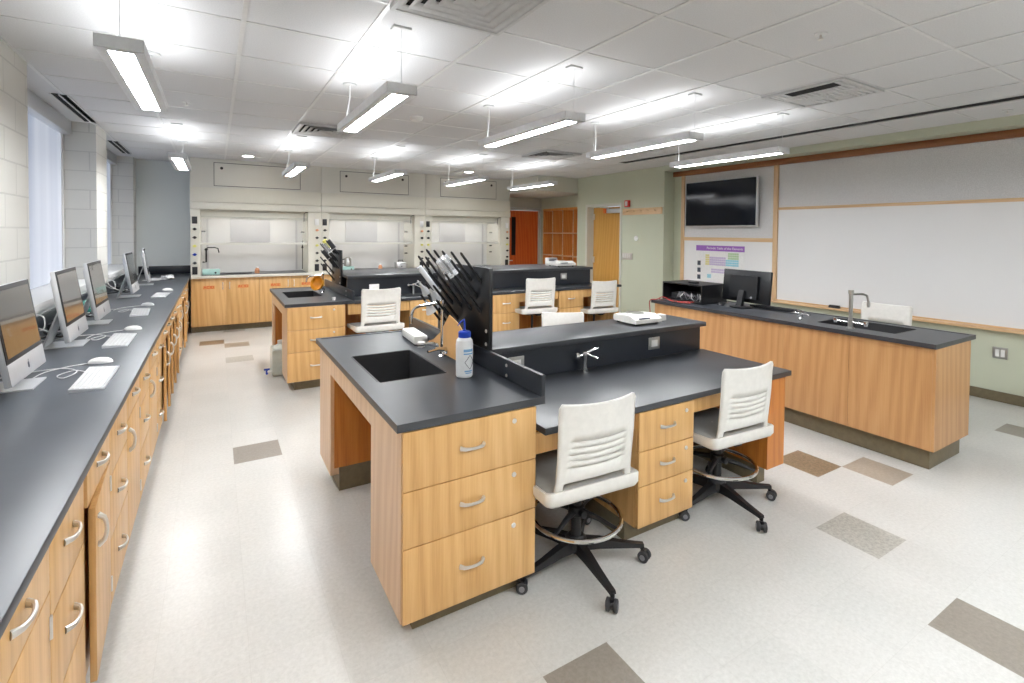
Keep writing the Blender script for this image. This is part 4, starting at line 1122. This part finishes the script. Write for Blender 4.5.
place_chair(5.12, 2.17, PI/2, 'white drafting chair behind the demonstration counter, by its sink', .095, ring=.05)
t = thing('paper_tag', 'small white folded note stuck on the back of the left far chair', 'note', (1.395, 5.09, 1.0))
MB().box(-.05, .05, -.012, -.010, .02, .082).box(-.05, .05, -.010, .006, .072, .074).build('sheet', 'paper', t)

# ================================================================== THINGS ON THE NEAR SINK WORKTOP
ZS = .886
def drying_rack(lab, ox, oy, y0=2.31, y1=3.02, zt=1.43, zb=.992, style=0):
    t = thing('drying_rack', lab, 'drying rack', (ox+1.245, oy+(y0+y1)/2, zb), 0, 'drying racks at the sinks')
    X = ox+1.243
    MB().box(X, X+.022, oy+y0, oy+y1, zb, zt, .004).box(X+.022, X+.034, oy+y0+.05, oy+y0+.10, zb-.08, zt-.1).box(X+.022, X+.034, oy+y1-.10, oy+y1-.05, zb-.08, zt-.1).build('board', 'rack', t, True)
    rows = [1.355, 1.27, 1.19, 1.11, 1.03]
    pegs = []
    for r, z in enumerate(rows):
        ys = [oy+y0+.10+.125*c+(.05 if r % 2 else 0) for c in range(5)]
        for c, y in enumerate(ys):
            if y > oy+y1-.03: continue
            if r >= 3 and c < 2: continue
            L = .255 if r else .2
            q = Vector((X, y, z)); d = Vector((-.62, .0, .80)).normalized()
            MB().tube([q, q+d*.03, q+d*(L-.01), q+d*L], [.012, .0085, .0072, .004], 8).lathe([(.014, 0), (.014, .006)], q, 10, axis=(-1, 0, 0)).build('peg', 'rack', t, True)
            pegs.append((q, d, L))
    MB().lathe([(.010, 0), (.010, .004), (.0, .006)], (X, oy+y0+.03, zb+.10), 10, axis=(-1, 0, 0)).lathe([(.010, 0), (.010, .004), (.0, .006)], (X, oy+y0+.03, zb+.03), 10, axis=(-1, 0, 0)).build('screw_cap', 'nickel', t, True)
    return t, pegs
rack1, pegs1 = drying_rack('black pegboard drying rack with glassware at the near island sink', 0, 0)
def beaker_on(q, d, L, r, h, lab, mat='glassware', name='beaker', cat='beaker', closed=False):
    t = thing(name, lab, cat, q+d*(L-h*.55), 0)
    o = MB()
    ax = d
    c = -d*h*.45
    prof = [(r+.004, 0), (r, .004), (r, h-.004), (r-.004, h), (.001, h)]
    o.lathe(prof, c, 22, axis=ax)
    o2 = o.build('wall', mat, t, smooth=50)
    md = o2.modifiers.new('thickness', 'SOLIDIFY'); md.thickness = .003
    MB().lathe([(r+.001, -.0), (r+.006, .002), (r+.006, .006), (r+.001, .008)], c, 22, axis=ax).build('rim', 'frost', t)
    return t
# choose pegs by place
def peg_near(pegs, y, z):
    return min(pegs, key=lambda p: abs(p[0].y-y)+abs(p[0].z-z))
q, d, L = peg_near(pegs1, 2.60, 1.28)
beaker_on(q, d, L, .044, .115, 'upturned clear beaker on a top peg of the near drying rack')
q, d, L = peg_near(pegs1, 2.95, 1.20)
beaker_on(q, d, L+.02, .016, .21, 'long clear measuring cylinder slipped over a peg of the near rack', 'frost', 'measuring_cylinder', 'measuring cylinder')
q, d, L = peg_near(pegs1, 2.85, 1.20)
beaker_on(q, d, L, .013, .17, 'slim clear test cylinder beside the long measuring cylinder', 'glassware', 'measuring_cylinder', 'measuring cylinder')
def funnel(q, d, L, lab, s=1):
    t = thing('plastic_funnel', lab, 'funnel', q+d*(L-.05), 0, 'funnels on the near drying rack')
    MB().lathe([(.045*s, -.03), (.047*s, -.026), (.010, .03), (.005, .075)], (0, 0, 0), 20, axis=d).build('cone', 'frost', t)
q, d, L = peg_near(pegs1, 2.95, 1.03); funnel(q, d, L-.05, 'white plastic funnel low on the near drying rack')
q, d, L = peg_near(pegs1, 2.80, 1.11); funnel(q, d, L-.05, 'white plastic funnel on the middle pegs of the near drying rack', .75)
q, d, L = peg_near(pegs1, 3.0, 1.11); funnel(q, d, L-.02, 'white plastic funnel at the far left peg of the near drying rack', .65)
# unidentified tan shape, modelled as a flat sheet
b = MB(); pts = [(2.62, 1.145), (2.68, 1.09), (2.755, 1.02), (2.85, .965), (2.95, .93), (2.68, .905), (2.50, .905), (2.44, .93), (2.42, 1.0), (2.425, 1.075), (2.50, 1.115)]
b.prism(pts, 1.150, 1.156, 'yz')
tag(b.build('tan_shape', 'tan'), 'unclear tan shape built as a sheet below the pegs of the near drying rack', 'sheet')

def faucet(lab, x, y, z, s=1, direction=(-1, .25)):
    t = thing('sink_faucet', lab, 'faucet', (x, y, z), 0, 'chrome sink faucets')
    dx, dy = Vector(direction).normalized()
    MB().lathe([(.026, 0), (.026, .006), (.016, .012), (.014, .05), (.012, .055)], (0, 0, 0), 18).build('base', 'chrome', t)
    MB().tube([(0, 0, .05), (0, 0, .30*s)], .011, 12).lathe([(.016, 0), (.018, .01), (.018, .025), (.010, .032)], (0, 0, .295*s), 14).build('riser', 'chrome', t)
    P = []
    for k in range(9):
        a = PI/2*k/8
        P.append((dx*(.12+.06*math.sin(a)), dy*(.12+.06*math.sin(a)), .285*s-.06*(1-math.cos(a))))
    P = [(0, 0, .30*s), (dx*.05, dy*.05, .297*s)] + P + [(dx*.182, dy*.182, .185*s)]
    MB().tube(P, .0085, 10).build('spout', 'chrome', t)
    for sg in (-1, 1):
        MB().tube([(0, 0, .035), (0, sg*.06, .035)], .009, 8).tube([(0, sg*.06, .03), (0, sg*.062, .055), (-.06, sg*.075, .066), (-.125, sg*.09, .060)], [.014, .015, .011, .008], 8).build('lever', 'chrome', t)
    return t
faucet('chrome gooseneck faucet behind the near island sink', 1.150, 2.72, ZS, 1.05, (-1, .55))
# wash bottle
t = thing('wash_bottle', 'white wash bottle with blue cap and nozzle by the near sink', 'bottle', (1.088, 2.285, ZS), R(15)); t.scale = (1.07, 1.07, 1.18)
MB().lathe([(.036, 0), (.040, .006), (.041, .14), (.038, .158), (.028, .170), (.026, .174)], (0, 0, 0), 28).build('body', 'bottle', t)
b = MB().lathe([(.029, 0), (.030, .003), (.030, .022), (.026, .026), (.010, .028), (.008, .032)], (0, 0, .170), 24)
b.build('cap', 'blue_plastic', t)
MB().tube([(0, 0, .198), (0, 0, .232), (-.006, -.002, .246), (-.03, -.006, .240), (-.052, -.012, .226)], [.0045, .0045, .004, .003, .0015], 8).build('nozzle', 'blue_plastic', t)
def wrap(b, a0, z, hw, hh, r=.0415):
    n = 5; V = []
    for k in range(n+1):
        a = a0-hw+2*hw*k/n
        V.append((b.bm.verts.new((r*math.cos(a), r*math.sin(a), z-hh)), b.bm.verts.new((r*math.cos(a), r*math.sin(a), z+hh))))
    for A, B in zip(V, V[1:]): b.bm.faces.new((A[0], B[0], B[1], A[1]))
for a_, z_, w__, h_ in ((-100, .118, .62, .006), (-100, .104, .62, .003), (-100, .030, .5, .003), (-100, .022, .4, .002)):
    b = MB(); wrap(b, R(a_), z_, w__, h_); b.build('label_band', 'print_blue', t)
b = MB()
cA, cz, hw_, hh_ = R(-92), .068, .62, .030
def cp(a, z): return (.0422*math.cos(a), .0422*math.sin(a), z)
D4 = [(cA-hw_, cz), (cA, cz+hh_), (cA+hw_, cz), (cA, cz-hh_)]
for i in range(4):
    a, bq = D4[i], D4[(i+1) % 4]
    b.tube([cp(a[0]+(bq[0]-a[0])*k/4, a[1]+(bq[1]-a[1])*k/4) for k in range(5)], .0011, 5)
b.build('hazard_diamond', 'print_dark', t)
# white box by the rack
t = thing('white_box', 'long white plastic box at the back of the near sink worktop', 'box', (1.15, 3.20, ZS), R(-4))
MB().box(-.045, .045, -.16, .16, .008, .062, .010).build('case', 'white_plastic', t)
MB().lathe([(.024, 0), (.026, .01), (.024, .03), (.012, .034)], (-.01, -.192, .0), 18).build('nozzle_cup', 'white_plastic', t)
MB().box(-.04, .04, -.15, .15, 0, .009).build('foot', 'rubber', t)
# far sink things
rack2, pegs2 = drying_rack('black pegboard drying rack full of dark glassware at the far island sink', .0, OY2+.05, 2.36, 2.86, 1.40, .99)
for k, (yy, zz, lb, mt) in enumerate(((5.95, 1.35, 'dark capped cylinder on an upper peg of the far drying rack', 'rubber'), (6.05, 1.27, 'grey flask on a middle peg of the far drying rack', 'glassware'), (6.2, 1.19, 'dark capped flask on a low peg of the far drying rack', 'black'), (6.25, 1.35, 'pale yellow flask on a far peg of the far drying rack', 'yellow'))):
    q, d, L = peg_near(pegs2, yy, zz)
    beaker_on(q, d, L, .026, .12, lb, mt, 'flask', 'flask')
t = thing('amber_shape', 'unclear round amber shape built as a propped bowl at the far island sink', 'bowl', (1.03, OY2+2.62, ZS+.11))  # unidentified amber shape, given a bowl form and a prop
MB().lathe([(.0, 0), (.045, .008), (.075, .035), (.085, .07), (.085, .075), (.080, .075), (.07, .038), (.04, .014), (.0, .007)], (.03, 0, 0), 28, axis=(-.75, -.62, .25)).build('shell', 'amber', t)
MB().tube([(.03, 0, .0), (.04, .01, -.11)], .006, 8).build('prop_foot', 'steel', t)
faucet('chrome faucet behind the far island sink', 1.10, OY2+2.72, ZS, .7, (-1, .3))
t = thing('bottle_cap', 'small white cup on the far sink worktop corner', 'cup', (1.08, 5.50, ZS))
MB().lathe([(.016, 0), (.020, .03), (.018, .032), (.0, .033)], (0, 0, 0), 16).build('body', 'white', t)
# jug under the far sink
t = thing('carboy', 'translucent white jug with a blue spigot on the floor under the far sink', 'jug', (.635, 6.18, 0))
MB().prism([(-.10, -.14), (.10, -.14), (.10, .14), (-.10, .14)], .002, .30, 'xy', bev=.02).lathe([(.09, 0), (.05, .035), (.032, .045), (.032, .055)], (0, 0, .295), 20).build('body', 'tan_jug', t)
MB().lathe([(.036, 0), (.036, .025), (.0, .026)], (0, 0, .35), 18).build('cap', 'white', t)
MB().tube([(-.09, -.06, .05), (-.15, -.07, .05)], .012, 8, 'white').tube([(-.15, -.07, .065), (-.15, -.07, .02)], .012, 8, 'blue_plastic').box(-.18, -.12, -.078, -.062, .065, .085, .003, 'blue_plastic').build('spigot', None, t)

# balances
def balance(lab, x, y, z, rz=0, s=1):
    t = thing('laboratory_balance', lab, 'balance', (x, y, z), rz, 'laboratory balances on the ledges')
    pr = [(-.13, .012), (.13, .012), (.13, .052), (.05, .062), (-.13, .072)]
    MB().prism([(a*s, b_*s) for a, b_ in [(-.12, .014), (.11, .014), (.12, .03), (.115, .060), (-.05, .068), (-.12, .040)]], -.135*s, .135*s, 'yz').build('housing', 'white_plastic', t)
    MB().lathe([(.068*s, 0), (.072*s, .004), (.068*s, .008), (.0, .009)], (.0, .03*s, .064*s), 28).build('weighing_pan', 'steel', t)
    for sx in (-1, 1):
        for sy in (-1, 1): MB().cyl((sx*.11*s, sy*.09*s, 0), (sx*.11*s, sy*.09*s, .016), .012, 10).build('foot', 'black', t)
    MB().box(-.09*s, .02*s, -.112*s, -.100*s, .040*s, .052*s).build('display', 'print_dark', t)
    return t
balance('white laboratory balance on the raised ledge of the near island', 2.725, 2.71, .954, 0, .99)
t = thing('power_adapter', 'small white adapter block beside the near balance', 'adapter', (2.955, 2.70, .954))
MB().box(-.035, .035, -.03, .03, .01, .045, .004).box(-.035, .035, -.03, .03, 0, .012).build('case', 'white_plastic', t)
balance('white laboratory balance on the raised ledge of the far island', 4.45, 6.0, 1.124, 0, 1.2)
t = thing('printer_unit', 'small grey and white display unit behind the far balance', 'display unit', (4.42, 6.22, 1.124))
MB().box(-.09, .09, -.04, .04, 0, .12, .01).build('case', 'white_plastic', t)
MB().box(-.07, .07, -.045, -.039, .04, .10).build('panel', 'castergrey', t)
t = thing('serving_tray', 'shallow dark oval tray on the far island ledge behind the drying rack', 'tray', (3.05, 6.15, 1.124))
MB().lathe([(.10, 0), (.17, .03), (.165, .032), (.09, .008), (.0, .008)], (0, 0, 0), 28).build('shell', 'rubber', t)

# ================================================================== DEMONSTRATION COUNTER
t = thing('demonstration_counter', 'long plain oak instructor counter before the whiteboard', 'counter', (4.5, 2.7, 0))
MB().box(4.20, 4.215, 1.41, 3.90, .15, .857).box(4.775, 4.79, 1.41, 3.90, .15, .857).box(4.215, 4.775, 2.36, 3.90, .15, .857).box(4.215, 4.775, 1.41, 1.62, .15, .857).box(4.215, 4.775, 1.62, 2.36, .15, .17).build('carcass', 'oak_demo', t, True)
b = MB()
ys = [1.41, 1.93, 2.44, 2.94, 3.44, 3.90]
for a, c in zip(ys, ys[1:]): b.box(4.183, 4.199, a+(.0 if a == 1.41 else .0012), c-.0012, .15, .857)
b.build('front_panel', 'oak_demo', t, True)
MB().box(4.183, 4.79, 1.392, 1.409, .15, .857).build('end_panel', 'oak_demo', t, True)
MB().box(4.245, 4.775, 1.435, 3.85, 0, .15, .003).build('toe_kick', 'toe', t, True)
t = thing('counter_worktop', 'black epoxy worktop with a sink on the demonstration counter', 'worktop', (4.5, 2.7, .89))
sx0, sx1, sy0, sy1 = 4.37, 4.76, 1.70, 2.28
b = MB(); top_with_hole(b, 4.158, 4.86, 1.385, 3.93, .858, .886, sx0, sx1, sy0, sy1)
e = .028
b.box(4.158, 4.158+e, 1.385, 3.93, .886, .890); b.box(4.86-e, 4.86, 1.385, 3.93, .886, .890); b.box(4.158+e, 4.86-e, 1.385, 1.385+e, .886, .890)
b.build('slab', 'epoxy_top', t, True)
basin(t, sx0+.01, sx1-.01, sy0+.01, sy1-.01, .8855)
# tall steel faucet
t = thing('tall_faucet', 'tall steel lab faucet with a hooked spout at the demonstration sink', 'faucet', (4.315, 1.985, .886))
MB().lathe([(.028, 0), (.028, .008), (.018, .014), (.018, .07), (.014, .075), (.014, .27), (.020, .275), (.020, .305), (.0, .307)], (0, 0, 0), 18).build('riser', 'steel', t)
MB().tube([(0, 0, .27), (.05, -.02, .272), (.10, -.04, .27), (.135, -.055, .255), (.145, -.06, .20)], .009, 10).lathe([(.010, 0), (.013, .02), (.010, .05)], (.145, -.06, .165), 12).build('spout', 'steel', t)
for sg in (-1, 1): MB().tube([(0, 0, .05), (.0, sg*.10, .05)], .009, 8).lathe([(.014, -.02), (.018, 0), (.018, .018), (.0, .024)], (0, sg*.11, .05), 12).build('valve', 'chrome', t)
# gas turret
t = thing('gas_turret', 'low chrome gas turret left of the demonstration sink', 'laboratory tap', (4.40, 2.42, .886))
MB().lathe([(.022, 0), (.022, .006), (.014, .012), (.014, .06), (.0, .064)], (0, 0, 0), 16).build('stem', 'chrome', t)
for sg in (-1, 1): MB().tube([(0, 0, .045), (-.0, sg*.05, .05), (-.02, sg*.085, .045)], [.010, .008, .006], 8).box(-.006, .006, sg*.02-.01, sg*.02+.01, .05, .075).build('valve', 'chrome', t)
# media box
t = thing('equipment_box', 'open fronted black box of audio gear on the demonstration counter', 'equipment box', (4.55, 3.68, .89))
x0, x1, y0, y1, z0, z1 = 4.33, 4.74, 3.40, 3.925, .89, 1.088
MB().box(x0, x1, y0, y1, z1-.012, z1).box(x0, x1, y0, y1, z0, z0+.012).box(x0, x1, y0, y0+.012, z0+.012, z1-.012).box(x0, x1, y1-.012, y1, z0+.012, z1-.012).box(x1-.012, x1, y0+.012, y1-.012, z0+.012, z1-.012).build('case', 'black', t, True)
MB().box(x0+.10, x1-.02, y0+.03, y1-.04, z0+.013, z0+.075, .004).build('amplifier', 'rubber', t, True)
b = MB()
random.seed(4)
for k in range(9):
    a = Vector((x0+.10, y0+.08+.035*k, z0+.05))
    b.tube([a, a+Vector((-.05, random.uniform(-.03, .03), .05)), a+Vector((-.07, random.uniform(-.05, .05), -.0)), a+Vector((-.04, random.uniform(-.05, .05), -.034))], .004, 6, random.choice(['cable_w', 'cable_w', 'castergrey', 'blue_plastic']))
b.build('cable_bundle', None, t, True)
t = thing('small_gadget', 'small dark gadget lying on top of the black equipment box', 'gadget', (4.45, 3.60, 1.088))  # unidentified small object on top of the box
MB().box(-.03, .03, -.05, .05, 0, .022, .006).build('body', 'black', t)
for k in range(3):
    cable('patch_cable', ['red cable trailing from the equipment box over the counter edge', 'red cable looping in front of the equipment box', 'black cable curving in front of the equipment box'][k],
          [(4.34, 3.50+.1*k, .90), (4.28, 3.56+.08*k, .905), (4.24, 3.70, .896), (4.26, 3.85, .905+.02*(k < 2)), (4.20, 3.89, .896), (4.17, 3.92, .894), (4.15, 3.945, .87), (4.165, 3.95, .74), (4.16, 3.952, .60)] if k == 0 else
          [(4.34, 3.46+.12*k, .90), (4.27, 3.40+.1*k, .897), (4.23, 3.55+.05*k, .897), (4.26, 3.75, .90), (4.22, 3.86, .897), (4.30, 3.93, .897)], ['cable_r', 'cable_r', 'black'][k], .0045)
# monitor seen from behind
t = thing('computer_monitor', 'black flat monitor seen from behind on the demonstration counter', 'monitor', (4.62, 3.105, .89), R(-4))
ti = R(-6)
def tl(o): o.location = (0, 0, .045); o.rotation_euler = (0, R(5), 0); return o
tl(MB().box(-.008, .018, -.275, .275, 0, .325, .006).prism([(-.16, .04), (.16, .04), (.16, .27), (-.16, .27)], -.045, -.008, 'yz').build('housing', 'rack', t))
tl(MB().box(.018, .020, -.26, .26, .018, .31).build('screen', 'screen', t))
tl(MB().lathe([(.012, 0), (.012, .002)], (-.046, -.10, .055), 16, axis=(-1, 0, 0)).build('emblem', 'castergrey', t))
MB().lathe([(.11, 0), (.115, .006), (.06, .014), (.02, .016)], (-.05, 0, 0), 28).build('foot', 'black', t)
MB().prism([(-.10, .012), (-.055, .012), (-.035, .16), (-.055, .17)], -.03, .03, 'xz').build('stand_neck', 'rack', t)
kb2 = thing('keyboard', 'black keyboard lying beside the instructor monitor', 'keyboard', (4.70, 2.83, .886), R(3))
MB().prism([(.07, 0), (.07, .010), (-.07, .022), (-.07, 0)], -.22, .22, 'xz').build('base', 'black', kb2)
b = MB()
for r in range(5):
    for c in range(15): b.box(.055-.024*r-.019, .055-.024*r, -.21+.028*c, -.21+.028*c+.024, .010+.0022*r, .0175+.0022*r)
b.build('keys', 'rubber', kb2)
kb2.location = (4.74, 2.86, .890)
t = thing('computer_mouse', 'black computer mouse between equipment box and monitor', 'computer mouse', (4.50, 3.30, .8865))
MB().lathe([(.032, 0), (.034, .008), (.026, .024), (.0, .032)], (0, 0, 0), 18).build('shell', 'black', t)
